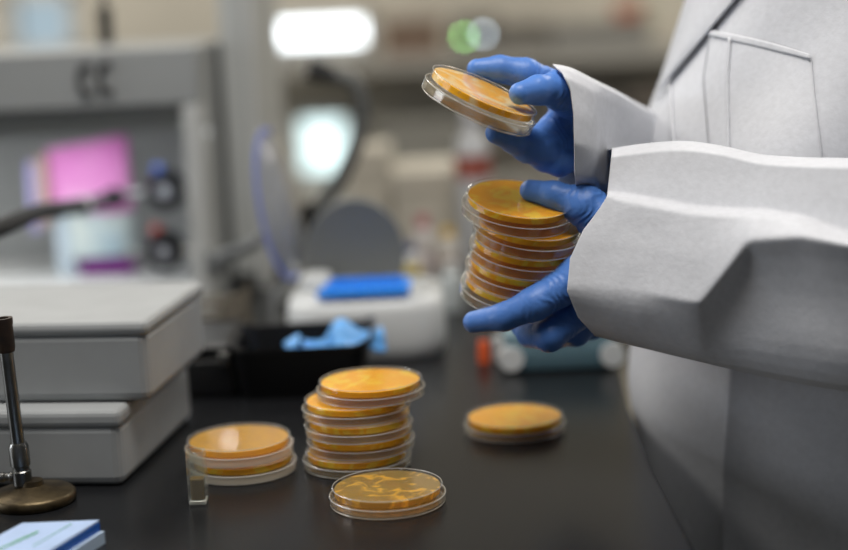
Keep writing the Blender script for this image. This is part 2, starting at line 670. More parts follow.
# pair with milky plastic
c1 = wz(242, 470, 0.0)
dish('lower dish of the milky pair behind the small glass vial', (c1.x + 0.001, c1.y, 0.0003), agar=M_AGAR, plast=M_PLASTM, spin=0.4, group='pair of milky dishes')
dish('upper tan dish of the milky pair behind the small glass vial', (c1.x - 0.001, c1.y + 0.001, 0.0153), agar=M_AGART, plast=M_PLASTM, spin=2.0, group='pair of milky dishes')
# single dishes
c2 = wz(388, 502, 0.0)
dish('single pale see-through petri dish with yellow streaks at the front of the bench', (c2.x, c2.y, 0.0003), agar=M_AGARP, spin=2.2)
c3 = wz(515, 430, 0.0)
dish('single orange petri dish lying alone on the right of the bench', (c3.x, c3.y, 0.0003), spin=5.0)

# held stack
nS = (CR * 0.112 + CU * 0.905 - FW * 0.41).normalized()
topS = wp(521.5, 197, 1.328)
sideS = (CR - nS * CR.dot(nS)).normalized()
pitch = 0.0184
sh = [-0.002, 0.0095, 0.0085, 0.0075, 0.0055]
lab = ['topmost orange petri dish under the thumb in the lower gloved hand',
       'second dish from the top of the stack in the lower gloved hand',
       'middle dish of the stack gripped in the lower gloved hand',
       'fourth dish from the top of the stack in the lower gloved hand',
       'bottom dish of the held stack, resting on the index finger']
HELD = []
for k in range(5):
    p = topS - nS * (0.0181 + k * pitch) + sideS * sh[k]
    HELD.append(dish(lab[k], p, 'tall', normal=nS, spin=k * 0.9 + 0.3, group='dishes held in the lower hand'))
# raised single dish
nD = (CR * 0.395 + CU * 0.87 - FW * 0.295).normalized()
pD = wp(484.5, 91, 1.29) - nD * 0.0172
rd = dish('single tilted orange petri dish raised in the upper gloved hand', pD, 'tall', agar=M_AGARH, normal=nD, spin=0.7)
rd.scale = (1.045, 1.045, 1.045)

# ------------------------------------------------------------------ glass vial in front of the milky pair
cv = wz(199, 503, 0.0)
vial = thing('glass_vial', 'small square glass vial with a little amber liquid beside the milky dishes', 'vial', (cv.x, cv.y, 0.0))
s, hv = 0.0078, 0.044
bm = bmesh.new()
pts = []
for (r_, z) in ((s, 0.0), (s, hv - 0.004), (s * 0.95, hv - 0.002), (s * 0.95, hv), (s * 0.75, hv), (s * 0.75, 0.004)):
    ring = []
    for i in range(24):
        a = 2 * PI * i / 24 + 0.13
        c_, s_ = math.cos(a), math.sin(a)
        q = (abs(c_) ** 5 + abs(s_) ** 5) ** (-1 / 5)
        ring.append(bm.verts.new((r_ * c_ * q, r_ * s_ * q, z)))
    pts.append(ring)
for a, b in zip(pts[:-1], pts[1:]):
    for i in range(24):
        bm.faces.new((a[i], a[(i + 1) % 24], b[(i + 1) % 24], b[i]))
bm.faces.new(list(reversed(pts[0])))
bm.faces.new(pts[-1])
obj('glass_wall', bm, M_GLASS, vial, smooth=False)
bm = bmesh.new()
rg = []
for z in (0.0045, 0.021):
    rg.append([bm.verts.new((s * 0.72 * math.cos(2 * PI * i / 24 + .13) * (abs(math.cos(2 * PI * i / 24 + .13)) ** 5 + abs(math.sin(2 * PI * i / 24 + .13)) ** 5) ** (-.2),
                             s * 0.72 * math.sin(2 * PI * i / 24 + .13) * (abs(math.cos(2 * PI * i / 24 + .13)) ** 5 + abs(math.sin(2 * PI * i / 24 + .13)) ** 5) ** (-.2), z)) for i in range(24)])
for i in range(24):
    bm.faces.new((rg[0][i], rg[0][(i + 1) % 24], rg[1][(i + 1) % 24], rg[1][i]))
bm.faces.new(list(reversed(rg[0])))
bm.faces.new(rg[1])
obj('liquid', bm, M_LIQ, vial)
obj('thick_base', B(-s * 0.9, s * 0.9, -s * 0.9, s * 0.9, 0.0004, 0.0040), clear_mat('vial_base_glass', milk=0.5, rough=0.05), vial, bevel=0.0012)  # white milk paints the glow of light gathered in the base

# ------------------------------------------------------------------ bunsen burner
cb = wz(34, 502, 0.0)
bun = thing('bunsen_burner', 'old bunsen burner with a round bronze foot in front of the white boxes', 'burner', (cb.x, cb.y, 0.0))
o = obj('foot', lathe([(0, 0), (0.033, 0), (0.0345, 0.002), (0.0345, 0.007), (0.032, 0.0095), (0.018, 0.012), (0.0095, 0.015), (0.0085, 0.019), (0, 0.019)], 56), M_BRASS, bun)
smooth_by_angle(o, 50)
tilt = Matrix.Translation((-0.007, 0, 0)) @ Matrix.Rotation(-0.035, 4, 'Y')
o = obj('collar', lathe([(0, 0.016), (0.0078, 0.016), (0.0078, 0.027), (0.0068, 0.028), (0.0068, 0.031), (0.0082, 0.032), (0.0082, 0.048), (0.0066, 0.051), (0, 0.051)], 32, mtx=tilt), M_CHROME, bun)
smooth_by_angle(o, 40)
o = obj('barrel', lathe([(0, 0.049), (0.0055, 0.049), (0.0055, 0.130), (0, 0.130)], 32, mtx=tilt), M_CHROME, bun)
smooth_by_angle(o, 40)
o = obj('burner_head', lathe([(0.004, 0.127), (0.0066, 0.127), (0.0076, 0.131), (0.0076, 0.148), (0.0082, 0.151), (0.0082, 0.155), (0.0052, 0.155), (0.0045, 0.131)], 32, mtx=tilt), M_RUST, bun)
smooth_by_angle(o, 40)
o = obj('gas_inlet', tube([(-0.015, 0, 0.0225), (-0.030, -0.001, 0.0225), (-0.045, -0.002, 0.0225)], lambda t: 0.0042 - 0.0008 * (int(t * 8) % 2), 16), M_CHROME, bun)

# ------------------------------------------------------------------ white boxes (two, stacked)


def lid_box(label, fr, depth, width, z0, h, rz, lidh, group):
    """fr = front right bottom corner in plan"""
    t = thing('storage_box', label, 'box', (fr.x, fr.y, z0), rz, group)
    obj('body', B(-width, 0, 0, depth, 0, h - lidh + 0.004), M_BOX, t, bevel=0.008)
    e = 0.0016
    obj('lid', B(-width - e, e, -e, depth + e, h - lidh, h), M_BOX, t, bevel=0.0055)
    return t


f1 = wz(124, 487, 0.0)
b1 = wz(193, 418, 0.0)
rzb = math.atan2(b1.y - f1.y, b1.x - f1.x) - PI / 2
hb1 = 0.0665
lid_box('lower white storage box on the bench, under another lidded box', f1, (b1 - f1).length, 0.30, 0.0003, hb1, rzb, 0.016, 'white lidded boxes')
f2 = wz(151, 403, hb1)
b2 = wz(196, 282, hb1 + 0.07)
lid_box('upper white storage box with a wide lid, set back on the lower one', Vector((f2.x, f2.y, 0)), (Vector((b2.x, b2.y, 0)) - Vector((f2.x, f2.y, 0))).length, 0.30, hb1 + 0.0008, 0.070, rzb + 0.0, 0.013, 'white lidded boxes')

# ------------------------------------------------------------------ booklet pack at the very front left
z = 0.020
k0, k1, k2, k3 = wz(99, 518, z), wz(22, 521, z), wz(-62, 566, z), wz(26, 563, z)
bk = thing('slide_pack', 'flat blue and white pack with green print at the front left corner', 'pack', (k0.x, k0.y, 0))
P2 = [(p.x - k0.x, p.y - k0.y) for p in (k0, k1, k2, k3)]


def grow(pl, s_, dx=0, dy=0):
    mx = sum(p[0] for p in pl) / len(pl)
    my = sum(p[1] for p in pl) / len(pl)
    return [(mx + (p[0] - mx) * s_ + dx, my + (p[1] - my) * s_ + dy) for p in pl]


obj('carton', prism(grow(P2, 1.0, 0.0035, -0.001), 0.0003, 0.0100), mat('pale_card', (172, 192, 214), rough=0.5), bk)
obj('blue_band', prism(grow(P2, 0.985, 0.001, 0), 0.0101, 0.0165), mat('blue_card', (18, 84, 168), rough=0.45), bk)
obj('cover_sheet', prism(grow(P2, 1.0), 0.0170, 0.0185), mat('white_card', (158, 180, 214), rough=0.5, var=0.04, vscale=60), bk)
# blurred green lettering on the cover: short strokes along two lines
gb = bmesh.new()
ux = (Vector((P2[0][0], P2[0][1], 0)) - Vector((P2[3][0], P2[3][1], 0))).normalized()


def mark(bm_, p, u, L, w, z_):
    n_ = Vector((-u.y, u.x, 0))
    q = [p - u * L / 2 - n_ * w / 2, p + u * L / 2 - n_ * w / 2, p + u * L / 2 + n_ * w / 2, p - u * L / 2 + n_ * w / 2]
    prism([(v.x, v.y) for v in q], z_, z_ + 0.0004, bm_)


rnd = random.Random(7)
for (pa, pb, n_, L, w) in (((-6, 552), (36, 533), 15, 0.0046, 0.0013), ((34, 546), (70, 525), 12, 0.0020, 0.0007)):
    A_, B_ = wz(*pa, 0.0185), wz(*pb, 0.0185)
    for i in range(n_):
        t = i / (n_ - 1)
        p = A_.lerp(B_, t)
        d_ = (B_ - A_).normalized()
        a = rnd.uniform(0.3, 1.2)
        u = Vector((d_.x * math.cos(a) - d_.y * math.sin(a), d_.x * math.sin(a) + d_.y * math.cos(a), 0))
        mark(gb, Vector((p.x - k0.x, p.y - k0.y, 0)), u, L * rnd.uniform(.7, 1.2), w, 0.0186)
        mark(gb, Vector((p.x - k0.x, p.y - k0.y, 0)) + d_ * 0.001, d_, L * 0.6, w * .8, 0.01865)
obj('green_print', gb, mat('green_ink', (60, 150, 60), rough=0.6), bk)

# ------------------------------------------------------------------ left cabinet (open-fronted hood) behind the boxes
YH = 1.98
hl = wy(-190, 80, YH).x
hr0, hr1 = wy(184, 150, YH).x, wy(206, 200, YH).x
zt, zf = wy(60, 52, YH).z, wy(60, 110, YH).z
hood = thing('fume_hood', 'grey open-fronted hood standing behind the white boxes', 'hood', (hl, YH, 0.0))


def W(*a):
    return B(*a)


obj('front_panel', W(hl, hr1, YH, YH + 0.03, zf, zt), M_CAB, hood, keep_world=True, bevel=0.004)
obj('light_strip_cover', W(hl, hr0 - 0.01, YH + 0.05, YH + 0.10, zf - 0.035, zf - 0.004), mat('strip_diffuser', (176, 178, 172), rough=0.5), hood, keep_world=True)
bm = bmesh.new()
box(bm, hr0, hr1, YH, YH + 0.05, 0.0, zf - 0.0005)
obj('corner_post', bm, M_CABL, hood, keep_world=True, bevel=0.004)
obj('side_panel', W(hr0 + 0.006, hr1 - 0.004, YH + 0.051, YH + 0.40, 0.0, zt - 0.002), M_CAB, hood, keep_world=True)
obj('back_panel', W(hl, hr0 + 0.005, YH + 0.37, YH + 0.40, 0.0, zt - 0.002), mat('hood_back_grey', (172, 174, 172), rough=0.6), hood, keep_world=True)
obj('top_panel', W(hl, hr0 + 0.005, YH + 0.031, YH + 0.369, zt - 0.02, zt - 0.002), M_CAB, hood, keep_world=True)
for (px, py) in ((88, 80), (108, 78)):
    c = wy(px, py, YH)
    ring = []
    for i in range(19):
        a = PI * 0.35 + i / 18 * PI * 1.3
        ring.append((c.x + 0.010 * math.cos(a), YH - 0.003, c.z + 0.018 * math.sin(a)))
    obj('pull_loop', tube(ring, 0.0036, 8, smooth=False), M_RUBBER, hood, keep_world=True)

# things inside the hood
YI = YH + 0.20
a, b = wy(36, 284, YI), wy(128, 142, YI)
zb = 0.0003
zsh = wy(80, 284, YI).z
sh_ = tag(obj('shelf_board', W(hl + 0.005, hr0 - 0.004, YH + 0.06, YH + 0.36, max(zsh - 0.014, 0.02), max(zsh, 0.034)), M_CABL), 'pale work tray raised inside the grey hood', 'tray')
zs = max(zsh, 0.034) + 0.0005
pk = thing('detergent_bag', 'pink, white and pale blue bag standing inside the grey hood', 'bag', ((a.x + b.x) / 2, YI, zs))
wv, hh_ = (b.x - a.x) / 2, b.z - zs


def pillow(w0, w1, z0, z1, dep, slant=0.0, nx=18, nz=16):
    bm_ = bmesh.new()
    for sgn in (-1, 1):
        g = [[bm_.verts.new((w0 + (w1 - w0) * i / nx,
                             sgn * dep * (math.sin(PI * i / nx) ** 0.5) * (0.35 + 0.65 * math.sin(PI * min(max(0.5 * (z0 + (z1 - z0) * j / nz) / hh_ + 0.25, 0), 1))),
                             z0 + (z1 - z0) * j / nz + (slant * (j / nz) * ((w0 + (w1 - w0) * i / nx) / wv)))) for j in range(nz + 1)] for i in range(nx + 1)]
        for i in range(nx):
            for j in range(nz):
                bm_.faces.new((g[i][j], g[i + 1][j], g[i + 1][j + 1], g[i][j + 1]))
    bmesh.ops.remove_doubles(bm_, verts=bm_.verts[:], dist=1e-5)
    return bm_


obj('pink_panel', pillow(-wv * 0.60, wv, hh_ * 0.48, hh_, 0.020, 0.010), mat('pink_film', (216, 116, 194), rough=0.35, rgb2=(232, 170, 215), vscale=14), pk, smooth=True)
obj('side_stripe', pillow(-wv * 0.82, -wv * 0.57, hh_ * 0.40, hh_ * 0.96, 0.017, 0.010), mat('straw_film', (205, 180, 165), rough=0.35), pk, smooth=True)
obj('edge_film', pillow(-wv, -wv * 0.80, hh_ * 0.35, hh_ * 0.93, 0.014, 0.010), mat('lilac_film', (176, 172, 222), rough=0.35), pk, smooth=True)
obj('blue_panel', pillow(-wv * 0.45, wv * 1.02, hh_ * 0.14, hh_ * 0.46, 0.022), mat('pale_blue_film', (172, 200, 214), rough=0.35, rgb2=(205, 215, 210), vscale=20), pk, smooth=True)
obj('white_panel', pillow(-wv * 0.55, -wv * 0.10, 0.0, hh_ * 0.42, 0.018), mat('white_film', (190, 205, 215), rough=0.4), pk, smooth=True)
obj('purple_base', B(-wv * 0.05, wv * 0.98, -0.02, 0.02, 0.0, hh_ * 0.115), mat('purple_card', (112, 20, 120), rough=0.45), pk, bevel=0.003)

# gas taps on the hood's inner back wall side
for (px, py, rgb, lb) in ((166, 190, (52, 78, 140), 'dark gas tap with a blue knob inside the hood'), (165, 250, (178, 74, 56), 'dark gas tap with a red knob inside the hood, below the blue one')):
    c = wy(px, py, YH + 0.12)
    tp = thing('gas_tap', lb, 'tap', (c.x, YH + 0.12, c.z), 0, 'gas taps')
    o = obj('valve_body', lathe([(0, -0.018), (0.022, -0.018), (0.027, -0.006), (0.027, 0.006), (0.022, 0.016), (0, 0.016)], 28, mtx=Matrix.Rotation(PI / 2, 4, 'X')), M_BLACK, tp)
    smooth_by_angle(o)
    o = obj('face_plate', lathe([(0, 0.0165), (0.009, 0.0165), (0.009, 0.0195), (0, 0.0195)], 20, mtx=Matrix.Rotation(PI / 2, 4, 'X')), mat('tap_disc', (150, 152, 158), rough=0.4), tp)
    o = obj('knob', lathe([(0, 0.018), (0.006, 0.018), (0.0078, 0.024), (0.0078, 0.031), (0.005, 0.034), (0, 0.034)], 18, mtx=Matrix.Translation((-0.009, 0, 0))), mat('tap_knob_%d' % px, rgb, rough=0.4), tp)
    smooth_by_angle(o)
    obj('spout', tube([(-0.018, 0, -0.002), (-0.035, -0.004, -0.004), (-0.052, -0.012, -0.003)], 0.0062, 12), M_CABD, tp)
    obj('stem', tube([(0.012, 0.0, 0.0), (0.028, 0.0, -0.002), (hr0 - c.x + 0.004, 0.0, -0.004)], 0.0055, 12), M_CHROME, tp)
# hose from the blue tap
h_pts = [wy(-60, 250, 1.52), wy(0, 228, 1.62), wy(40, 212, 1.76), wy(82, 206, 1.92), wy(114, 198, YH + 0.10)]
hz = thing('gas_hose', 'black rubber hose curving in from the left to the blue-knobbed tap', 'hose', h_pts[0])
obj('hose', tube(h_pts, lambda t: 0.0098, 14), M_RUBBER, hz, keep_world=True, smooth=True)
c = h_pts[-2]
d_ = (h_pts[-1] - h_pts[-2]).normalized()
obj('hose_clip', tube([c - d_ * 0.004, c + d_ * 0.012], 0.0115, 16, smooth=False), M_CABL, hz, keep_world=True)
obj('hose_end', tube([h_pts[-1] - d_ * 0.012, h_pts[-1] + d_ * 0.010], 0.0135, 16, smooth=False), M_BLACK, hz, keep_world=True)

# black cable rising above the hood
a = wy(107, 46, YH + 0.25)
cb_ = thing('power_cable', 'black cable with a plug standing up above the grey hood', 'cable', (a.x, YH + 0.25, zt))
o = obj('plug', B(-0.009, 0.009, -0.008, 0.008, 0.0, 0.052), M_BLACK, cb_, bevel=0.003)
obj('cord', tube([(0, 0, 0.053), (-0.001, 0.01, 0.12), (-0.006, 0.06, 0.22), (-0.008, 0.12, 0.36)], 0.004, 10), M_RUBBER, cb_)

# ------------------------------------------------------------------ tall grey cabinet right of the hood
YC = 2.20
x0, x1 = wy(225, 150, YC).x, wy(245, 30, YC).x
tc_ = thing('tall_cabinet', 'tall narrow grey cabinet standing right of the open hood', 'cabinet', (x0, YC, 0))
zt2 = 1.0
obj('carcass', W(x0, x1, YC + 0.021, YC + 0.42, 0.0005, zt2), M_CAB, tc_, keep_world=True)
o = obj('door', W(x0 + 0.002, x1 - 0.002, YC, YC + 0.02, 0.02, zt2 - 0.01), mat('cabinet_door_grey', (178, 181, 179), rough=0.45), tc_, keep_world=True, bevel=0.003)
obj('edge_trim', W(x1 - 0.0015, x1 + 0.011, YC + 0.002, YC + 0.42, 0.0005, zt2), M_CABL, tc_, keep_world=True)

# ------------------------------------------------------------------ splash shield with blue rim
YS = 1.80
ctr = wy(279, 205, YS)
spl = thing('splash_shield', 'tilted oval clear shield with a blue rim in front of the grey cabinet', 'shield', (ctr.x, YS, 0.0))
ringp = []
T = math.radians(7)
aa, bb_ = 0.086, 0.020
for i in range(49):
    a = 2 * PI * i / 48
    lx, lz = bb_ * math.cos(a), aa * math.sin(a)
    ringp.append(Vector((lx * math.cos(T) + lz * math.sin(T) * -1, 0.02 * math.cos(a), ctr.z + lx * math.sin(T) + lz * math.cos(T))))
bm = bmesh.new()
cvx = bm.verts.new((0, -0.015, ctr.z))
vs = [bm.verts.new(p) for p in ringp[:-1]]
for i in range(48):
    bm.faces.new((cvx, vs[i], vs[(i + 1) % 48]))
o = obj('clear_sheet', bm, M_VISOR, spl, smooth=True)
sol = o.modifiers.new('thick', 'SOLIDIFY')
sol.thickness = 0.0015
half = [p for i, p in enumerate(ringp) if 10 <= i <= 38]
obj('rim', tube(half, 0.0026, 10, smooth=False), M_NAVY, spl, smooth=True)
obj('stand', tube([ringp[36] + Vector((0, 0, 0.003)), Vector((-0.012, 0.0, 0.06)), Vector((-0.012, 0.0, 0.006))], 0.004, 10), M_CABD, spl)
obj('stand_foot', lathe([(0, 0.0003), (0.016, 0.0003), (0.016, 0.005), (0.006, 0.008), (0, 0.008)], 30, mtx=Matrix.Translation((-0.012, 0.0, 0))), M_CABD, spl)

# ------------------------------------------------------------------ gooseneck lamp
YG = 2.10
gp = [wy(q[0], q[1], YG) for q in ((312, 268), (312, 235), (318, 212), (344, 172), (360, 130), (362, 100), (352, 82), (334, 76))]
gl = thing('gooseneck_lamp', 'dark lamp on a curved neck in front of the bright windows', 'lamp', (gp[0].x, YG, 0.0))
obj('neck', tube(gp, 0.0105, 12), mat('dark_grey_neck', (92, 94, 93), rough=0.5), gl, keep_world=True, smooth=True)
hd = (gp[-1] - gp[-2]).normalized()
obj('lamp_head', tube([gp[-1] - hd * 0.01, gp[-1] + hd * 0.01, gp[-1] + hd * 0.035], lambda t: 0.009 + 0.006 * t, 18, smooth=False), mat('dark_lamp_head', (40, 41, 42), rough=0.45), gl, keep_world=True)
c = wy(318, 214, YG)
obj('elbow', lathe([(0, -0.014), (0.020, -0.014), (0.023, 0), (0.020, 0.014), (0, 0.014)], 24, mtx=Matrix.Translation(c)), M_RUBBER, gl, keep_world=True)
obj('column', tube([Vector((gp[0].x, YG, 0.008)), gp[0]], 0.010, 12, smooth=False), M_CABD, gl, keep_world=True)
obj('lamp_foot', lathe([(0, 0.0003), (0.05, 0.0003), (0.05, 0.008), (0.012, 0.014), (0, 0.014)], 36, mtx=Matrix.Translation((gp[0].x, YG, 0))), M_CABD, gl, keep_world=True)
# grey boom arm from hood to shield
b0, b1_ = wy(212, 262, 1.99), wy(262, 240, 1.86)
ar = thing('support_arm', 'grey metal arm reaching from the hood post behind the blue-rimmed shield', 'arm', b0)
obj('arm', tube([b0, b1_], 0.0075, 12, smooth=False), M_CABD, ar, keep_world=True)
obj('clamp', B(b0.x - 0.008, b0.x + 0.012, b0.y - 0.012, b0.y + 0.012, b0.z - 0.016, b0.z + 0.016), M_CABD, ar, keep_world=True, bevel=0.003)

# ------------------------------------------------------------------ white benchtop centrifuge with open grey lid
cc = wz(372, 362, 0.0)
YCf = 1.80
xl, xr = wy(285, 340, 1.72).x, wy(447, 340, 1.72).x
ztop = wy(370, 302, 1.72).z
cf = thing('centrifuge', 'white rounded benchtop centrifuge with its grey lid raised', 'centrifuge', ((xl + xr) / 2, 1.80, 0.0))
hw = (xr - xl) / 2


def rrect(hx, hy, r, n=8):
    out = []
    for (sx, sy, a0) in ((1, 1, 0), (-1, 1, PI / 2), (-1, -1, PI), (1, -1, 1.5 * PI)):
        for i in range(n + 1):
            a = a0 + i / n * PI / 2
            out.append((sx * (hx - r) + r * math.cos(a), sy * (hy - r) + r * math.sin(a)))
    return out


def loft(rings):
    bm_ = bmesh.new()
    R_ = [[bm_.verts.new(p) for p in rg_] for rg_ in rings]
    n_ = len(R_[0])
    for a_, b_ in zip(R_[:-1], R_[1:]):
        for i in range(n_):
            bm_.faces.new((a_[i], a_[(i + 1) % n_], b_[(i + 1) % n_], b_[i]))
    bm_.faces.new(list(reversed(R_[0])))
    bm_.faces.new(R_[-1])
    return bm_


rings = []
for z, g in ((0.0005, 0.94), (0.006, 0.98), (0.02, 1.0), (ztop * 0.8, 0.99), (ztop * 0.95, 0.96), (ztop, 0.90)):
    rings.append([(x, y, z) for x, y in rrect(hw * g, 0.085 * g, 0.045 * g)])
o = obj('housing', loft(rings), M_WHITE, cf)
smooth_by_angle(o, 50)
o = obj('chamber_ring', lathe([(0.058, ztop), (0.072, ztop), (0.070, ztop + 0.004), (0.058, ztop + 0.004)], 48, mtx=Matrix.Translation((0.012, 0, 0))), M_CABL, cf)
lidr = []
Rl = Matrix.Translation((-0.012, 0.062, ztop + 0.002)) @ Matrix.Rotation(math.radians(-78), 4, 'X')
bm = bmesh.new()
lp = []
for z, g in ((0.0, 1.0), (0.012, 1.0), (0.022, 0.92), (0.030, 0.7), (0.033, 0.3)):
    lp.append([Rl @ Vector((x, y - 0.06 + 0.0, z)) for x, y in [(0.058 * g * math.cos(2 * PI * i / 40), 0.068 * g * math.sin(2 * PI * i / 40)) for i in range(40)]])
lp = [[Vector((p.x, p.y, p.z)) for p in r_] for r_ in lp]
# stand the lid up behind the chamber
zl = min(p.z for r_ in lp for p in r_)
lp = [[Vector((p.x, p.y, p.z - zl + ztop - 0.035)) for p in r_] for r_ in lp]
o = obj('open_lid', loft(lp), mat('grey_lid', (112, 114, 112), rough=0.5), cf)
smooth_by_angle(o, 50)
a = wy(330, 274, 1.74)
o = obj('hinge_cover', B(-hw * 0.86, -hw * 0.45, 0.0, 0.05, ztop - 0.004, ztop + 0.016), M_WHITE, cf, bevel=0.008)
# blue tube rack lying on it
px0, px1 = wy(316, 303, 1.72).x, wy(412, 300, 1.72).x
br = thing('tube_rack', 'bright blue flat rack lying on the white centrifuge', 'rack', ((px0 + px1) / 2, 1.755, ztop + 0.0045))
hw2 = (px1 - px0) / 2
o = obj('rack_body', prism([(-hw2, -0.035), (hw2 * 0.95, -0.032), (hw2, 0.032), (-hw2 * 0.75, 0.04)], 0.0, 0.010), M_BLUE, br, bevel=0.003)
bm = bmesh.new()
for i in range(6):
    for j in range(3):
        lathe([(0.0028, 0.0101), (0.0055, 0.0101), (0.0055, 0.013), (0.0028, 0.013)], 12, bm=bm, mtx=Matrix.Translation((-hw2 * 0.65 + i * hw2 * 0.27, -0.02 + j * 0.02, 0)))
obj('well_rims', bm, mat('blue_rim', (40, 135, 235), rough=0.3), br)

# ------------------------------------------------------------------ black open bin and pale blue gloves on its rim
a, b = wz(232, 398, 0.0), wz(374, 392, 0.0)
zr = 0.050
bin_ = thing('open_bin', 'black open bin with pale blue gloves hanging over its rim', 'bin', ((a.x + b.x) / 2, 1.62, 0.0), 0.0)
hx = (b.x - a.x) / 2
rings = []
prof = ((0.0005, 0.86), (0.004, 0.88), (zr - 0.006, 0.98), (zr - 0.004, 1.03), (zr, 1.03), (zr, 0.97), (0.006, 0.84))
for z, g in prof:
    rings.append([(x, y, z + (0.010 * (abs(x) / hx) ** 3 if z > zr - 0.02 else 0)) for x, y in rrect(hx * g, 0.06 * g, 0.018 * g)])
o = obj('shell', loft(rings), M_BLACK, bin_)
smooth_by_angle(o, 45)


def crumple(label, c, L, wd, amp, seed, pts=None):
    bm_ = bmesh.new()
    nx, ny = 34, 14
    g = []
    for i in range(nx + 1):
        row = []
        for j in range(ny + 1):
            u, v = i / nx - 0.5, j / ny - 0.5
            w_ = wd * (0.55 + 0.45 * math.sin(PI * (i / nx) * 0.9 + 0.4))
            z_ = amp * noise.noise(Vector((u * 5 + seed, v * 2, seed))) + 0.010 * math.sin(u * 9 + seed) - abs(v) * 0.012
            row.append(bm_.verts.new((u * L, v * w_, z_)))
        g.append(row)
    for i in range(nx):
        for j in range(ny):
            bm_.faces.new((g[i][j], g[i + 1][j], g[i + 1][j + 1], g[i][j + 1]))
    o_ = obj('crumpled_glove', bm_, M_BLUEP, None, smooth=True)
    o_.location = c
    s_ = o_.modifiers.new('thick', 'SOLIDIFY')
    s_.thickness = 0.003
    tag(o_, label, 'glove', 'used gloves on the black bin')
    return o_


g1 = crumple('pale blue wavy glove lying along the right rim of the black bin', wy(343, 338, 1.60), 0.085, 0.045, 0.012, 1.3)
g1.rotation_euler = (0.5, -0.10, 0.05)
g2 = crumple('small pale blue glove tip hanging into the black bin on the left', wy(299, 352, 1.59), 0.030, 0.035, 0.010, 4.2)
g2.rotation_euler = (0.7, 0.6, 0.2)

# black case to the left of the bin
a, b = wz(186, 400, 0.0), wz(236, 402, 0.0)
ca = thing('instrument_case', 'low black case between the white boxes and the black bin', 'case', ((a.x + b.x) / 2, a.y + 0.03, 0.0))
hx2 = (b.x - a.x) / 2
obj('case_body', B(-hx2, hx2, -0.03, 0.09, 0.0005, 0.042), M_BLACK, ca, bevel=0.006)
obj('case_lid', B(-hx2 - 0.001, hx2 + 0.001, -0.031, 0.091, 0.0425, 0.056), M_BLACK, ca, bevel=0.005)
obj('latch', B(hx2 - 0.016, hx2 - 0.006, -0.035, -0.0315, 0.036, 0.048), M_CHROME, ca, bevel=0.001)
# brownish wire rack behind the case
c = wz(213, 372, 0.0)
rk = thing('wire_rack', 'brownish metal wire rack behind the low black case', 'rack', (c.x, 1.80, 0.0))
mw = mat('dull_wire', (120, 112, 98), rough=0.45, metal=0.5)
for k in range(4):
    zz = 0.012 + k * 0.016
    obj('rail', tube([(-0.03, -0.02, zz), (0.03, -0.02, zz), (0.03, 0.02, zz), (-0.03, 0.02, zz), (-0.03, -0.02, zz)], 0.0022, 8, smooth=False), mw, rk)
for sx in (-1, 1):
    for sy in (-1, 1):
        obj('upright', tube([(sx * 0.03, sy * 0.02, 0.0005), (sx * 0.03, sy * 0.02, 0.075)], 0.003, 8, smooth=False), mw, rk)

# ------------------------------------------------------------------ teal tray with white end caps at right
zT = 0.0
a, b = wz(506, 374, 0.0), wz(622, 376, 0.0)
tr = thing('clear_tray', 'long low teal clear plastic tray behind the lower gloved hand', 'tray', ((a.x + b.x) / 2, a.y + 0.055, 0.0))
hx3 = (b.x - a.x) / 2
rings = [[(x, y, z) for x, y in rrect(hx3 * g, 0.055 * g, 0.010)] for z, g in ((0.003, 0.97), (0.006, 1.0), (0.036, 1.0), (0.038, 0.99))]
o = obj('tray_body', loft(rings), M_TEAL, tr)
smooth_by_angle(o, 40)
rings = [[(x, y, z) for x, y in rrect(hx3 * g, 0.055 * g, 0.010)] for z, g in ((0.0384, 1.02), (0.045, 1.02), (0.050, 0.98))]
o = obj('tray_lid', loft(rings), clear_mat('teal_lid', milk=0.6, rough=0.1, milk_rgb=(190, 215, 222), tint=(200, 225, 232)), tr)
smooth_by_angle(o, 40)
for sx in (-1, 1):
    o = obj('end_cap', lathe([(0, -0.012), (0.011, -0.012), (0.013, -0.006), (0.013, 0.008), (0, 0.008)], 24,
                             mtx=Matrix.Translation((sx * (hx3 - 0.006), -0.052, 0.0165)) @ Matrix.Rotation(PI / 2, 4, 'X')), M_WHITE, tr)
    smooth_by_angle(o)
obj('base_strip', B(-hx3 * 0.95, hx3 * 0.95, -0.05, 0.05, 0.0003, 0.0029), M_BLACK, tr)
# tube with orange cap lying to its left
c = wz(497, 364, 0.0)
tb = thing('capped_tube', 'small white tube with an orange cap left of the teal tray', 'tube', (c.x, c.y + 0.012, 0.0))
o = obj('tube_body', lathe([(0, 0.0003), (0.009, 0.0003), (0.0095, 0.002), (0.0095, 0.026), (0, 0.026)], 28, mtx=Matrix.Translation((0.006, 0, 0))), M_WHITE, tb)
smooth_by_angle(o)
o = obj('orange_cap', lathe([(0, 0.0005), (0.0065, 0.0005), (0.0065, 0.012), (0.006, 0.018), (0.0055, 0.024), (0, 0.024)], 28, mtx=Matrix.Translation((-0.0135, -0.004, 0))), mat('orange_cap_plastic', (225, 95, 45), rough=0.4), tb)
smooth_by_angle(o)

# ------------------------------------------------------------------ pale containers and bottles farther back on the bench
YB = 2.35
M_PALE = mat('cream_board', (196, 190, 176), rough=0.8, var=0.05, vscale=12)
M_PALE2 = mat('pale_grey_board', (188, 188, 182), rough=0.8, var=0.05, vscale=12)


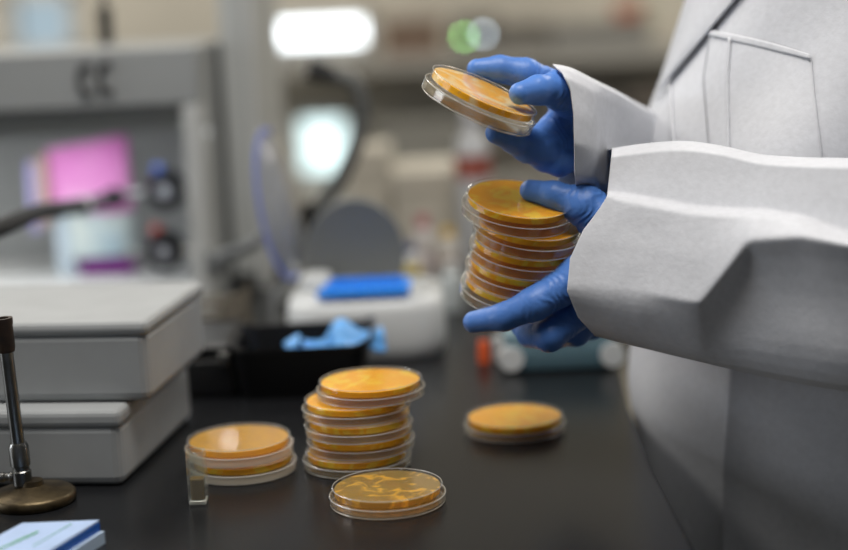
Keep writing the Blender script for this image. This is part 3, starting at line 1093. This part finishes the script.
def carton(label, px0, px1, pytop, y, dep, m, z0=0.0005, group='pale cartons at the back of the bench', rz=0.0):
    x0_, x1_ = wy(px0, 250, y).x, wy(px1, 250, y).x
    zt_ = wy((px0 + px1) / 2, pytop, y).z
    t = thing('carton', label, 'carton', ((x0_ + x1_) / 2, y + dep / 2, z0), rz, group)
    h_ = (x1_ - x0_) / 2
    obj('carton_body', B(-h_, h_, -dep / 2, dep / 2, 0, (zt_ - z0) * 0.78), m, t, bevel=0.003)
    obj('carton_lid', B(-h_ - 0.002, h_ + 0.002, -dep / 2 - 0.002, dep / 2 + 0.002, (zt_ - z0) * 0.785, zt_ - z0), m, t, bevel=0.003)
    return t


carton('wide cream carton behind the small coloured bottles', 396, 458, 172, YB, 0.20, M_PALE)
carton('cream carton behind the curved lamp neck, left of the wider one', 352, 394, 150, YB + 0.06, 0.15, M_PALE)
carton('pale grey carton behind the raised centrifuge lid', 304, 350, 205, YB + 0.03, 0.16, M_PALE2)
carton('pale carton behind the held stack, beside the coat', 462, 640, 205, YB + 0.10, 0.14, M_PALE2)


def bottle(label, px, pyt, pyb, y, r, rgb, caprgb, band=None, z0=0.0005):
    zt_ = wy(px, pyt, y).z - z0
    x_ = wy(px, (pyt + pyb) / 2, y).x
    t = thing('reagent_bottle', label, 'bottle', (x_, y, z0), 0, 'small reagent bottles')
    o_ = obj('bottle_body', lathe([(0, 0), (r * 0.95, 0), (r, 0.003), (r, zt_ * 0.68), (r * 0.8, zt_ * 0.78), (r * 0.45, zt_ * 0.82), (r * 0.45, zt_ * 0.86), (0, zt_ * 0.86)], 28), mat('bottle_%d' % px, rgb, rough=0.35), t)
    smooth_by_angle(o_)
    o_ = obj('cap', lathe([(0, zt_ * 0.84), (r * 0.55, zt_ * 0.84), (r * 0.55, zt_ * 0.98), (r * 0.5, zt_), (0, zt_)], 24), mat('cap_%d' % px, caprgb, rough=0.4), t)
    smooth_by_angle(o_)
    if band:
        obj('label_band', lathe([(r * 1.01, zt_ * band[0]), (r * 1.02, zt_ * band[0]), (r * 1.02, zt_ * band[1]), (r * 1.01, zt_ * band[1])], 28), mat('band_%d' % px, band[2], rough=0.5), t)
    return t


bottle('white bottle with a yellow label and blue cap right of the centrifuge lid', 409, 244, 300, 2.10, 0.016, (205, 205, 200), (60, 80, 130), (0.30, 0.62, (215, 190, 70)))
bottle('white bottle with a pinkish red cap on the back of the bench', 424, 216, 290, 2.20, 0.015, (205, 200, 196), (190, 110, 120), (0.2, 0.45, (216, 205, 205)))
bottle('white bottle with a yellow cap nearest the held dishes', 449, 228, 300, 2.20, 0.015, (206, 202, 194), (226, 186, 80), (0.25, 0.5, (205, 190, 180)))
bottle('tall white bottle with a red-brown cap behind the two hands', 474, 100, 290, 2.28, 0.026, (198, 200, 202), (200, 200, 204), (0.55, 0.68, (165, 92, 80)))
bottle('stubby clear bottle right of the centrifuge', 452, 262, 320, 1.98, 0.015, (178, 184, 184), (190, 192, 190))

# ------------------------------------------------------------------ far shelves on the back wall
M_SH = mat('shelf_grey', (158, 155, 147), rough=0.6)
def far_shelf(label, px0, px1, py, y, th, m, group):
    a_, b_ = wy(px0, py, y), wy(px1, py, y)
    t = thing('wall_shelf', label, 'shelf', ((a_.x + b_.x) / 2, YW, a_.z), 0, group)
    h_ = (b_.x - a_.x) / 2
    obj('board', B(-h_, h_, y - YW, -0.001, -th, 0), m, t)
    for sx in (-0.8, 0.0, 0.8):
        obj('bracket', prism([(sx * h_ - 0.006, y - YW + 0.06), (sx * h_ + 0.006, y - YW + 0.06), (sx * h_ + 0.006, -0.001), (sx * h_ - 0.006, -0.001)], -th - 0.03, -th), m, t)
    return t


far_shelf('long grey wall shelf under the upper bright window', 240, 760, 64, YW - 0.30, 0.035, M_SH, 'far wall shelves')
far_shelf('lower grey wall shelf crossing behind the curved lamp', 240, 760, 190, YW - 0.30, 0.03, M_SH, 'far wall shelves')


def far_box(label, px0, px1, py0, py1, y, dep, rgb, nm='storage_bin', cat='bin'):
    a_, b_ = wy(px0, py1, y), wy(px1, py0, y)
    t = thing(nm, label, cat, ((a_.x + b_.x) / 2, y, a_.z), 0, 'things on the far shelves')
    h_ = (b_.x - a_.x) / 2
    z_ = b_.z - a_.z
    m = mat('far_%d' % px0, rgb, rough=0.7)
    obj('bin_body', B(-h_, h_, 0, dep, 0.0006, z_ * 0.8), m, t, bevel=0.006)
    obj('bin_rim', B(-h_ - 0.006, h_ + 0.006, -0.006, dep + 0.004, z_ * 0.801, z_), m, t, bevel=0.004)
    return t


ys = YW - 0.28
far_box('brown storage bin on the far shelf right of the bright window', 384, 440, 18, 63.5, ys, 0.2, (118, 98, 82))
far_box('wide grey bin on the far shelf above the raised dish', 500, 548, 22, 63.5, ys, 0.2, (112, 108, 100))
far_box('long grey bin on the far shelf left of the lab coat', 552, 650, 20, 63.5, ys, 0.2, (132, 130, 124))
far_box('dark brown bin at the left of the upper far shelf', 246, 262, 20, 63.5, ys, 0.2, (90, 86, 80))
far_box('dark bin on the lower far shelf beside the coat', 630, 668, 92, 189.5, ys, 0.2, (96, 88, 80))
far_box('brown bin on the lower far shelf under the raised hand', 560, 618, 104, 189.5, ys, 0.2, (126, 112, 96))
far_box('grey bin on the lower far shelf behind the raised dish', 380, 470, 118, 189.5, ys, 0.2, (136, 134, 126))
# orange and white tubs high up by the coat
for (px, rgb, lb) in ((637, (190, 100, 60), 'small orange tub on the long grey bin by the coat'), (658, (200, 200, 185), 'small white tub on the long grey bin by the coat')):
    pass
far_box('small orange tub stacked on the long grey bin', 618, 640, 4, 19.4, ys + 0.02, 0.08, (185, 96, 58), 'small_tub', 'tub')
far_box('small cream tub beside the orange one on the long grey bin', 644, 664, -2, 19.4, ys + 0.02, 0.08, (205, 200, 180), 'small_tub', 'tub')
# indicator lamps on a small panel
pl = wy(478, 60, ys)
ip = thing('indicator_panel', 'dark panel with a green and a pale blue pilot light, high behind the raised dish', 'panel', (pl.x, ys, pl.z))
zz = wy(470, 36, ys)
obj('panel_box', B(wy(452, 40, ys).x - pl.x, wy(499, 40, ys).x - pl.x, 0.0, 0.12, wy(478, 63.5, ys).z - pl.z + 0.0006, wy(478, 16, ys).z - pl.z), mat('panel_dark', (96, 92, 84), rough=0.6), ip, bevel=0.006)
for (px, py, rgb, st, r_) in ((464, 37, (150, 225, 125), 13.0, 0.0065), (483, 34, (195, 212, 225), 9.0, 0.0075), (412, 39, (200, 190, 175), 0, 0.006)):
    if st == 0:
        continue
    c = wy(px, py, ys)
    o = obj('pilot_light', lathe([(0, 0), (r_, 0), (r_, 0.004), (r_ * 0.7, 0.008), (0, 0.009)], 20,
                                 mtx=Matrix.Translation((c.x - pl.x, -0.0002, c.z - pl.z)) @ Matrix.Rotation(PI / 2, 4, 'X')),
            mat('pilot_%d' % px, rgb, emit=rgb, estr=st), ip)

# ------------------------------------------------------------------ the person: coat, sleeves, gloves
person = thing('person', 'person in a white lab coat and blue gloves holding orange dishes at the right', 'person', (0.42, 1.52, -0.9))


def spl1(xs_, ys_, q):
    """smooth monotone-ish interpolation of knots"""
    xs_, ys_ = np.array(xs_, float), np.array(ys_, float)
    q = np.asarray(q, float)
    m_ = np.gradient(ys_, xs_)
    i = np.clip(np.searchsorted(xs_, q) - 1, 0, len(xs_) - 2)
    h_ = xs_[i + 1] - xs_[i]
    t = np.clip((q - xs_[i]) / h_, 0, 1)
    return ((2 * t ** 3 - 3 * t ** 2 + 1) * ys_[i] + (t ** 3 - 2 * t ** 2 + t) * h_ * m_[i] + (-2 * t ** 3 + 3 * t ** 2) * ys_[i + 1] + (t ** 3 - t ** 2) * h_ * m_[i + 1])


def grid_mesh(name, G, m, parent, closed_v=True, thick=0.0, off=-1.0):
    """G[i][j] grid of points, j optionally wrapping round"""
    bm_ = bmesh.new()
    V_ = [[bm_.verts.new(p) for p in row] for row in G]
    n_ = len(V_[0])
    for i in range(len(V_) - 1):
        for j in range(n_ if closed_v else n_ - 1):
            k = (j + 1) % n_
            bm_.faces.new((V_[i][j], V_[i][k], V_[i + 1][k], V_[i + 1][j]))
    o_ = obj(name, bm_, m, parent, smooth=True, keep_world=True)
    if thick:
        s_ = o_.modifiers.new('thick', 'SOLIDIFY')
        s_.thickness = thick
        s_.offset = off
    return o_


# --- torso of the coat
PHI = math.radians(17)
fdir = Vector((-math.cos(PHI), -math.sin(PHI), 0))
ldir = Vector((math.sin(PHI), -math.cos(PHI), 0))
DT = 1.475
sil = [(720, -100), (703, -50), (691, 0), (670, 70), (645, 140), (643, 250), (647, 345), (642, 398)]
zl_, xl_ = [], []
for (px, py) in sil:
    p = wp(px, py, DT)
    zl_.append(p.z)
    xl_.append(p.x)
zl_ += [-0.05, -0.2, -0.45]
xl_ += [xl_[-1] + 0.004, xl_[-1] + 0.008, xl_[-1] + 0.008]
order = np.argsort(zl_)
zl_, xl_ = np.array(zl_)[order], np.array(xl_)[order]
NU, NZ = 160, 110
zs_ = np.linspace(-0.45, 0.44, NZ)
a_l = np.interp(zs_, [-0.45, -0.1, 0.1, 0.3, 0.44], [0.165, 0.15, 0.145, 0.14, 0.125])
b_l = np.interp(zs_, [-0.45, -0.1, 0.1, 0.3, 0.44], [0.20, 0.185, 0.18, 0.19, 0.195])
xl_z = spl1(zl_, xl_, zs_)
G, CEN = [], []
CYT = 1.455
for z, a_, b_, xx in zip(zs_, a_l, b_l, xl_z):
    nn = float(np.interp(z, [-0.45, 0.02, 0.16, 0.30], [3.3, 3.1, 2.5, 2.1]))
    ph = math.radians(float(np.interp(z, [0.0, 0.12, 0.2], [40, 28, 17])))
    fd = Vector((-math.cos(ph), -math.sin(ph), 0))
    ld = Vector((math.sin(ph), -math.cos(ph), 0))
    se = lambda c_: math.copysign(abs(c_) ** (2 / nn), c_)
    ext = max(-(fd.x * a_ * se(math.cos(q_ * PI / 90)) + ld.x * b_ * se(math.sin(q_ * PI / 90))) for q_ in range(180))
    cx_ = xx + ext
    CEN.append((cx_, CYT, z, a_, b_))
    row = []
    for j in range(NU):
        u = 2 * PI * j / NU
        q = 1.0
        fold = 0.0035 * math.sin(7 * u + 3 * math.sin(z * 9)) * (0.6 + 0.8 * max(0, -z + 0.2)) + 0.006 * noise.noise(Vector((math.cos(u) * 2.2, math.sin(u) * 2.2, z * 5)))
        p = Vector((cx_, CYT, z)) + fd * (a_ + fold) * se(math.cos(u)) + ld * (b_ + fold) * se(math.sin(u))
        row.append(p)
    G.append(row)
# shoulders close towards the collar
cx_, cy_, z_, a_, b_ = CEN[-1]
for (dz, ga, gb) in ((0.03, 0.97, 0.97), (0.055, 0.90, 0.88), (0.075, 0.80, 0.74), (0.09, 0.68, 0.58), (0.10, 0.56, 0.44), (0.135, 0.5, 0.36), (0.15, 0.5, 0.36)):
    row = []
    for j in range(NU):
        u = 2 * PI * j / NU
        row.append(Vector((cx_ + 0.0, cy_, z_ + dz)) + fdir * a_ * ga * math.cos(u) + ldir * b_ * gb * math.sin(u))
    G.append(row)
_b = bmesh.new()
_v = [[_b.verts.new(p) for p in r_] for r_ in G]
for i in range(len(_v) - 1):
    for j in range(NU):
        _b.faces.new((_v[i][j], _v[i][(j + 1) % NU], _v[i + 1][(j + 1) % NU], _v[i + 1][j]))
_t = BVHTree.FromBMesh(_b)
for (px, py, rad, dep) in ((806, 14, 0.045, -0.030), (842, 62, 0.026, 0.010), (765, 20, 0.030, 0.008), (845, 110, 0.030, -0.012), (690, 130, 0.022, -0.008),
                           (790, 470, 0.05, -0.008), (745, 430, 0.025, 0.006), (700, 430, 0.028, -0.010), (800, 520, 0.03, 0.006)):
    dr = (wp(px, py, 1.0) - EYE).normalized()
    hit, nrm, _, _ = _t.ray_cast(EYE, dr)
    if hit is None:
        continue
    if nrm.dot(dr) > 0:
        nrm = -nrm
    for r_ in G:
        for j in range(NU):
            q = (r_[j] - hit).length / rad
            if q < 3:
                r_[j] = r_[j] + nrm * dep * math.exp(-q * q)
coat = grid_mesh('lab_coat', G, M_COAT, person, True, 0.0015)
bmv = bmesh.new()
bmv.from_mesh(coat.data)
BVH = BVHTree.FromBMesh(bmv)


def on_coat(px, py, lift):
    v = (wp(px, py, 1.0) - EYE).normalized()
    h_, n_, _, _ = BVH.ray_cast(EYE, v)
    if h_ is None:
        q = EYE + v * 1.55
        h_, n_, _, _ = BVH.find_nearest(q)
    if n_.dot(v) > 0:
        n_ = -n_
    return h_ + n_ * lift


def patch(name, L_, R_, m, lift=0.004, n=26, mm=26, thick=0.002, bulge=0.0, sag=None, edge=0.0):
    """L_, R_: outline polylines (top to bottom) of a piece of cloth lying on the coat"""
    def samp(pl, t):
        ts = np.linspace(0, 1, len(pl))
        return np.interp(t, ts, [p[0] for p in pl]), np.interp(t, ts, [p[1] for p in pl])
    G_ = []
    for i in range(n + 1):
        t = i / n
        lx, ly = samp(L_, t)
        rx, ry = samp(R_, t)
        row = []
        for j in range(mm + 1):
            s_ = j / mm
            yy = ly + (ry - ly) * s_
            if sag:
                yy += sag * math.sin(PI * s_) * (1 - t)
            row.append(on_coat(lx + (rx - lx) * s_, yy, lift + edge * math.exp(-s_ * 9) + bulge * math.sin(PI * s_) * math.sin(PI * min(1, t + 0.15))))
        G_.append(row)
    return grid_mesh(name, G_, m, coat, False, thick, 0.0)


patch('pocket', [(711, 32), (704, 80), (712, 180), (712, 240)], [(812, 56), (815, 90), (822, 150), (826, 240)], M_COAT, 0.0012, bulge=0.003, thick=0.0012)
patch('pocket_hem', [(733, 38), (730, 80), (731, 150), (731, 240)], [(735, 38.5), (732, 80), (733, 150), (733, 240)], M_COAT, 0.0048, mm=3, thick=0.001)
patch('pocket_edge', [(711, 31), (710, 36)], [(812, 55), (813, 60)], M_COAT, 0.0034, n=3, sag=-3, thick=0.001)
patch('lapel', [(708, -60), (694, 0), (674, 68), (664, 96), (661, 102)], [(792, -60), (741, 0), (706, 42), (668, 88), (663, 100)], M_COAT, 0.005, bulge=0.004, thick=0.002)
patch('front_panel', [(741, 330), (739, 375), (733, 440), (730, 500), (729, 590), (729, 680)], [(905, 330), (905, 375), (905, 440), (905, 500), (905, 590), (905, 680)], M_COAT, 0.0025, mm=50, n=40, thick=0.0006, edge=0.011)
patch('front_seam', [(671, 88), (672, 110), (674, 140), (676, 180)], [(673, 86), (674, 110), (676, 140), (678, 180)], M_COAT, 0.002, mm=2)
# tie-tape loop near the hem
patch('stitch_tab', [(686, 521), (690, 533)], [(688, 520), (692, 532)], M_COAT, 0.004, n=4, mm=2)


# --- sleeves
def sleeve(name, topk, botk, depk, hnk, hfk, rim_v, rim_px, far_px, px_end, knots_fn, seed, NT=150, NN=90, NFv=40):
    G_ = []
    vn = [(1 - math.cos(PI * i / (NN - 1))) / 2 for i in range(NN)]
    vf = [(1 - math.cos(PI * i / (NFv + 1))) / 2 for i in range(1, NFv + 1)]
    for it in range(NT):
        t = it / (NT - 1)
        t = t ** 1.25
        row = []
        for v in vn:
            x0_ = float(np.interp(v, rim_v, rim_px))
            px = x0_ + (px_end - x0_) * t
            yT, yB = float(spl1(*topk, px)), float(spl1(*botk, px))
            py = yT + (yB - yT) * v
            kr, ko = knots_fn(px, yT, yB)
            O = float(np.interp(py, kr, ko))
            d = float(spl1(*depk, px)) - float(np.interp(px, *hnk)) * O
            p = wp(px, py, d)
            w_ = 0.0016 * noise.noise(p * 28 + Vector((seed, 0, 0))) + 0.003 * noise.noise(p * 11 + Vector((0, seed, 0)))
            row.append(p - FW * w_ * min(1, t * 12 + 0.2))
        for v in reversed(vf):
            x0_ = far_px[0] + (far_px[1] - far_px[0]) * (1 - v)
            px = x0_ + (px_end - x0_) * t
            yT, yB = float(spl1(*topk, px)), float(spl1(*botk, px))
            py = yT + (yB - yT) * v
            d = float(spl1(*depk, px)) + float(np.interp(px, *hfk)) * math.sqrt(max(0, 1 - (2 * v - 1) ** 2))
            row.append(wp(px, py, d))
        G_.append(row)
    # light smoothing along and across so creases read as folded cloth
    A_ = np.array([[tuple(p) for p in r_] for r_ in G_])
    for _ in range(2):
        Bm = A_.copy()
        Bm[1:-1] = 0.5 * A_[1:-1] + 0.25 * (A_[:-2] + A_[2:])
        A2 = 0.5 * Bm + 0.25 * (np.roll(Bm, 1, 1) + np.roll(Bm, -1, 1))
        wv_ = np.clip(np.arange(NT) / 14.0, 0, 1)[:, None, None]
        A_ = Bm * (1 - wv_) + A2 * wv_
    return grid_mesh(name, [[Vector(p) for p in r_] for r_ in A_], M_COAT, coat, True, 0.0014)


def near_knots(px, yT, yB):
    yC = float(np.interp(px, [607, 650, 700, 760, 800, 830, 870], [194, 202, 211, 213, 219, 231, 243]))
    yR = float(np.interp(px, [567, 640, 690, 702, 722, 748, 800, 860], [285, 292, 303, 303, 278, 242, 238, 247]))
    yR = min(yR, yB - 20)
    yC = min(yC, yR - 6)
    k = np.clip((px - 640) / 90, 0, 1)
    kr = [yT, yT + 3, yT + 9, yC - 1.5, yC + 1.5, (yC + yR) / 2, yR - 4]
    ko = [0.0, 0.28, 0.46, 0.58, 0.80, 0.92, 0.995]
    for q_ in (0.0, 0.12, 0.25, 0.38, 0.5, 0.62, 0.73, 0.82, 0.9, 0.96, 1.0):
        kr.append(yR + (yB - yR) * q_)
        ko.append(max(0.0, math.sqrt(1 - q_ * q_) - k * 0.24 * math.sin(PI * q_ ** 0.8)))
    for i in range(1, len(kr)):
        kr[i] = max(kr[i], kr[i - 1] + 0.3)
    return kr, ko


near = sleeve('sleeve',
              ([540, 612, 640, 690, 720, 760, 800, 850, 930, 1000], [152, 148, 144, 141, 145, 154, 157, 158, 162, 170]),
              ([540, 567, 592, 650, 700, 760, 850, 930, 1000], [316, 326, 335, 350, 362, 376, 392, 400, 404]),
              ([540, 600, 700, 850, 1000], [1.335, 1.330, 1.298, 1.235, 1.21]),
              ([560, 620, 700, 850, 1000], [0.055, 0.062, 0.07, 0.075, 0.07]),
              ([560, 620, 850, 1000], [0.035, 0.045, 0.05, 0.06]),
              [0, 0.10, 0.25, 0.31, 0.44, 0.61, 0.80, 0.93, 1.0],
              [612, 610, 607, 600, 583, 570, 567, 578, 595],
              (604, 606), 985, near_knots, 3.0, NN=150)


def far_knots(px, yT, yB):
    k = float(np.clip((px - 597 - (yB - yT) * 0.0) / 8, 0, 1))
    kr = [yT, yT + 3, yT + 12, yT + (yB - yT) * 0.35, yT + (yB - yT) * 0.6, yT + (yB - yT) * 0.85, yB - 3, yB]
    ko = [0.15, 0.7, 0.92 - 0.16 * k, 1.0 - 0.26 * k, 1.0 - 0.28 * k, 0.75 - 0.22 * k, 0.3, 0.0]
    return kr, ko


far = sleeve('sleeve',
             ([540, 553, 570, 590, 620, 648, 700, 760, 860], [64, 64, 67, 77, 92, 108, 120, 110, 70]),
             ([540, 575, 610, 650, 700, 760, 860], [190, 194, 204, 216, 236, 256, 250]),
             ([540, 575, 600, 625, 648, 700, 760, 860], [1.330, 1.338, 1.36, 1.41, 1.48, 1.59, 1.66, 1.72]),
             ([540, 600, 650, 860], [0.060, 0.058, 0.036, 0.05]),
             ([540, 600, 650, 860], [0.045, 0.06, 0.075, 0.07]),
             [0, 0.06, 0.18, 0.35, 0.6, 0.8, 1.0],
             [553, 563, 571, 574, 575, 575, 576],
             (556, 572), 800, far_knots, 9.0, NT=110, NN=60, NFv=30)

# upper part of the near sleeve up to the shoulder (out of frame), and the far one
cxs, cys = CEN[-1][0], CEN[-1][1]
shN = Vector((cxs, cys, 0.455)) + ldir * 0.135
shF = Vector((cxs, cys, 0.455)) - ldir * 0.135
elN = wp(985, 285, 1.22)
elF = wp(775, 185, 1.70)
obj('upper_sleeve', tube([elN - Vector((0, 0, 0.03)), elN.lerp(shN, 0.3) + Vector((0.03, -0.02, 0)), elN.lerp(shN, 0.7) + Vector((0.02, -0.01, 0.02)), shN], lambda t: 0.082 + 0.005 * math.sin(t * 12) - 0.022 * max(0, t - 0.8) / 0.2, 30), M_COAT, coat, keep_world=True, smooth=True)
obj('upper_sleeve', tube([elF - Vector((0, 0, 0.03)), elF.lerp(shF, 0.5), shF], lambda t: 0.075 - 0.018 * max(0, t - 0.8) / 0.2, 30), M_COAT, coat, keep_world=True, smooth=True)

# --- gloves
V3 = lambda *a: np.array(tuple(wp(*a)))
lw = V3(678, 258, 1.338)
LM = [(V3(582, 276, 1.318), 0.0172), (V3(594, 299, 1.343), 0.0160), (V3(604, 305, 1.366), 0.0148), (V3(613, 303, 1.388), 0.0130)]
LF = [[(V3(534, 304, 1.312), 0.0138), (V3(504, 317, 1.318), 0.0113), (V3(474, 322, 1.330), 0.0092)],
      [(V3(549, 336, 1.326), 0.0128), (V3(530, 334, 1.352), 0.0108), (V3(519, 324, 1.374), 0.0088)],
      [(V3(576, 332, 1.366), 0.0118), (V3(558, 336, 1.388), 0.0100), (V3(540, 330, 1.404), 0.0085)],
      [(V3(592, 327, 1.396), 0.0105), (V3(576, 330, 1.410), 0.0090), (V3(560, 328, 1.420), 0.0078)]]
LT = [(V3(618, 232, 1.318), 0.0185), (V3(585, 206, 1.316), 0.0150), (V3(554, 195, 1.320), 0.0112), (V3(530.5, 190.5, 1.328), 0.0090)]
me = glove_mesh('glove', (lw, 0), 0.0285, LM, LF, LT, V3(720, 262, 1.34))
link_mesh('glove', me, M_GLOVE, person, True)

rw_ = V3(612, 138, 1.425)
e_ = 0.043
RM = [(V3(563, 91, 1.312 + e_), 0.0145), (V3(573, 112, 1.316 + e_), 0.0150), (V3(578, 134, 1.318 + e_), 0.0145), (V3(582, 152, 1.316 + e_), 0.0130)]
RF = [[(V3(525, 74, 1.300 + e_), 0.0130), (V3(500, 69, 1.298 + e_), 0.0110), (V3(477, 69, 1.296 + e_), 0.0085)],
      [(V3(537, 144, 1.290 + e_), 0.0128), (V3(515, 140, 1.275 + e_), 0.0108), (V3(496, 133, 1.266 + e_), 0.0088)],
      [(V3(547, 153, 1.288 + e_), 0.0122), (V3(527, 150, 1.283 + e_), 0.0104), (V3(510, 142, 1.280 + e_), 0.0086)],
      [(V3(560, 163, 1.290 + e_), 0.0112), (V3(544, 160, 1.292 + e_), 0.0094), (V3(528, 153, 1.292 + e_), 0.0078)]]
RT = [(V3(588, 110, 1.322 + e_), 0.0135), (V3(562, 90, 1.266 + e_), 0.0148), (V3(538, 90, 1.244 + e_), 0.0116), (V3(520, 93.5, 1.232 + e_), 0.0090)]
me = glove_mesh('glove', (rw_, 0), 0.0140, RM, RF, RT, V3(618, 146, 1.455))
link_mesh('glove', me, M_GLOVE, person, True)

# --- the body inside the clothes: one continuous figure
cm = CEN[60]
pel = Vector((cm[0] + 0.02, CYT, -0.02))
chest = Vector((CEN[-20][0], CYT, 0.33))
neck0 = Vector((cxs, cys, 0.50))
hd0 = neck0 + fdir * 0.025 + Vector((0, 0, 0.17))
fl = Field((0.10, 1.05, -0.92), (1.05, 1.95, 0.86), 0.0075)
T3 = lambda v: np.array(tuple(v))
d = fl.cone(T3(pel), T3(chest), 0.100, 0.105)
d = smin(d, fl.cone(T3(chest + ldir * 0.09 + Vector((0, 0, 0.08))), T3(chest - ldir * 0.09 + Vector((0, 0, 0.08))), 0.05, 0.05), 0.05)
d = smin(d, fl.cone(T3(neck0 - Vector((0, 0, 0.06))), T3(hd0 - Vector((0, 0, 0.05))), 0.052, 0.050), 0.03)
d = smin(d, fl.ell(T3(hd0 + Vector((0, 0, 0.03))), (0.085, 0.085, 0.105)), 0.02)
d = smin(d, fl.cone(T3(hd0 + fdir * 0.05 - Vector((0, 0, 0.04))), T3(hd0 + fdir * 0.055 - Vector((0, 0, 0.055))), 0.045, 0.035), 0.03)
d = smin(d, fl.cone(T3(hd0 + fdir * 0.085 + Vector((0, 0, 0.035))), T3(hd0 + fdir * 0.103), 0.008, 0.014), 0.012)
for s_ in (-1, 1):
    d = smin(d, fl.cone(T3(hd0 + ldir * s_ * 0.084 + Vector((0, 0, 0.03))), T3(hd0 + ldir * s_ * 0.084 - Vector((0, 0, 0.01))), 0.014, 0.010), 0.008)
d = smin(d, chain(fl, [T3(shN), T3(elN), lw], [0.042, 0.036, 0.024], 0.02), 0.03)
d = smin(d, chain(fl, [T3(shF), T3(elF), V3(640, 168, 1.495), rw_], [0.042, 0.030, 0.022, 0.014], 0.02), 0.03)
for s_ in (-1, 1):
    hip = pel + ldir * s_ * 0.085 - Vector((0, 0, 0.03))
    kn = Vector((hip.x + 0.02, hip.y, -0.45)) + fdir * 0.015
    an = Vector((kn.x + 0.02, kn.y, -0.83))
    toe = an + fdir * 0.15 - Vector((0, 0, 0.035))
    d = smin(d, chain(fl, [T3(hip), T3(kn), T3(an), T3(toe)], [0.082, 0.056, 0.042, 0.032], 0.02), 0.03)
me = fl.mesh(d, 'body')
link_mesh('body', me, mat('skin', (206, 160, 134), rough=0.55), person, True)
# trousers and shoes below the coat, eyes
for nm, mm_, pts_, rad_ in (('trousers', mat('navy_scrubs', (52, 62, 88), rough=0.8), (0, 1, 2), (0.090, 0.066, 0.056)), ('shoe', mat('dark_shoes', (34, 34, 36), rough=0.5), (2, 3), (0.05, 0.040))):
    fl2 = Field((0.10, 1.15, -0.93), (0.85, 1.80, 0.08), 0.0085)
    ds = []
    for s_ in (-1, 1):
        hip = pel + ldir * s_ * 0.085 - Vector((0, 0, 0.03))
        kn = Vector((hip.x + 0.02, hip.y, -0.45)) + fdir * 0.015
        an = Vector((kn.x + 0.02, kn.y, -0.83))
        toe = an + fdir * 0.15 - Vector((0, 0, 0.030))
        P_ = [T3(hip), T3(kn), T3(an + Vector((0, 0, 0.03 if nm == 'trousers' else -0.01))), T3(toe)]
        ds.append(chain(fl2, [P_[i] for i in pts_], list(rad_), 0.02))
    if nm == 'trousers':
        dd = smin(ds[0], ds[1], 0.02)
        link_mesh(nm, fl2.mesh(dd, nm), mm_, person, True)
    else:
        for d_ in ds:
            link_mesh(nm, fl2.mesh(d_, nm), mm_, person, True)
for s_ in (-1, 1):
    eb = bmesh.new()
    bmesh.ops.create_uvsphere(eb, u_segments=16, v_segments=12, radius=0.011)
    bmesh.ops.translate(eb, verts=eb.verts[:], vec=hd0 + fdir * 0.074 + ldir * s_ * 0.032 + Vector((0, 0, 0.035)))
    obj('eye', eb, mat('eye_white', (225, 220, 215), rough=0.3), person, smooth=True, keep_world=True)
# hair cap
hb = bmesh.new()
bmesh.ops.create_uvsphere(hb, u_segments=32, v_segments=20, radius=1.0)
for v in hb.verts:
    v.co = Vector((v.co.x * 0.096, v.co.y * 0.096, v.co.z * 0.112 + 0.04))
bmesh.ops.delete(hb, geom=[v for v in hb.verts if v.co.dot(Vector((fdir.x, fdir.y, 0))) > 0.045 and v.co.z < 0.10 or v.co.z < -0.03], context='VERTS')
bmesh.ops.translate(hb, verts=hb.verts[:], vec=hd0)
obj('hair', hb, mat('dark_hair', (48, 36, 28), rough=0.6, bump=0.5, bscale=80), person, smooth=True, keep_world=True)

# ------------------------------------------------------------------ light: ceiling fittings, hood strip, added fill from the left
def area(name, loc, size, size_y, power, rgb, rot=(0, 0, 0)):
    l = bpy.data.lights.new(name, 'AREA')
    l.shape = 'RECTANGLE'
    l.size, l.size_y = size, size_y
    l.energy = power
    l.color = s2l(rgb)
    o_ = bpy.data.objects.new(name, l)
    COL.objects.link(o_)
    o_.location = loc
    o_.rotation_euler = rot
    return o_


area('ceiling_panel_light', (0.0, 0.85, 1.82), 1.2, 0.9, 37, (255, 250, 244))
area('left_window_daylight', (-2.97, 1.25, 0.75), 1.0, 1.2, 21, (244, 248, 255), (0, -PI / 2, 0))  # added fill to lift hands and stack, no known window there
area('ceiling_panel_light', (-1.3, 3.3, 1.82), 1.2, 0.6, 34, (255, 250, 242))
area('ceiling_panel_light', (1.6, 3.3, 1.82), 1.2, 0.6, 38, (255, 250, 242))
area('ceiling_panel_light', (-1.8, 2.2, 1.82), 0.6, 1.2, 17, (255, 250, 242))

area('hood_strip_light', ((hl + hr0) / 2, YH + 0.075, zf - 0.038), 0.5, 0.04, 0.9, (250, 252, 255))

w = bpy.data.worlds.new('world')
SC.world = w
w.use_nodes = True
w.node_tree.nodes['Background'].inputs[0].default_value = (0.80, 0.86, 1.0, 1)
w.node_tree.nodes['Background'].inputs[1].default_value = 0.10

SC.view_settings.view_transform = 'Standard'
SC.view_settings.look = 'None'
SC.view_settings.gamma = 1.0
SC.view_settings.exposure = 0.0
SC.cycles.use_denoising = True
SC.cycles.max_bounces = 10
SC.cycles.transparent_max_bounces = 40
SC.cycles.sample_clamp_indirect = 6.0
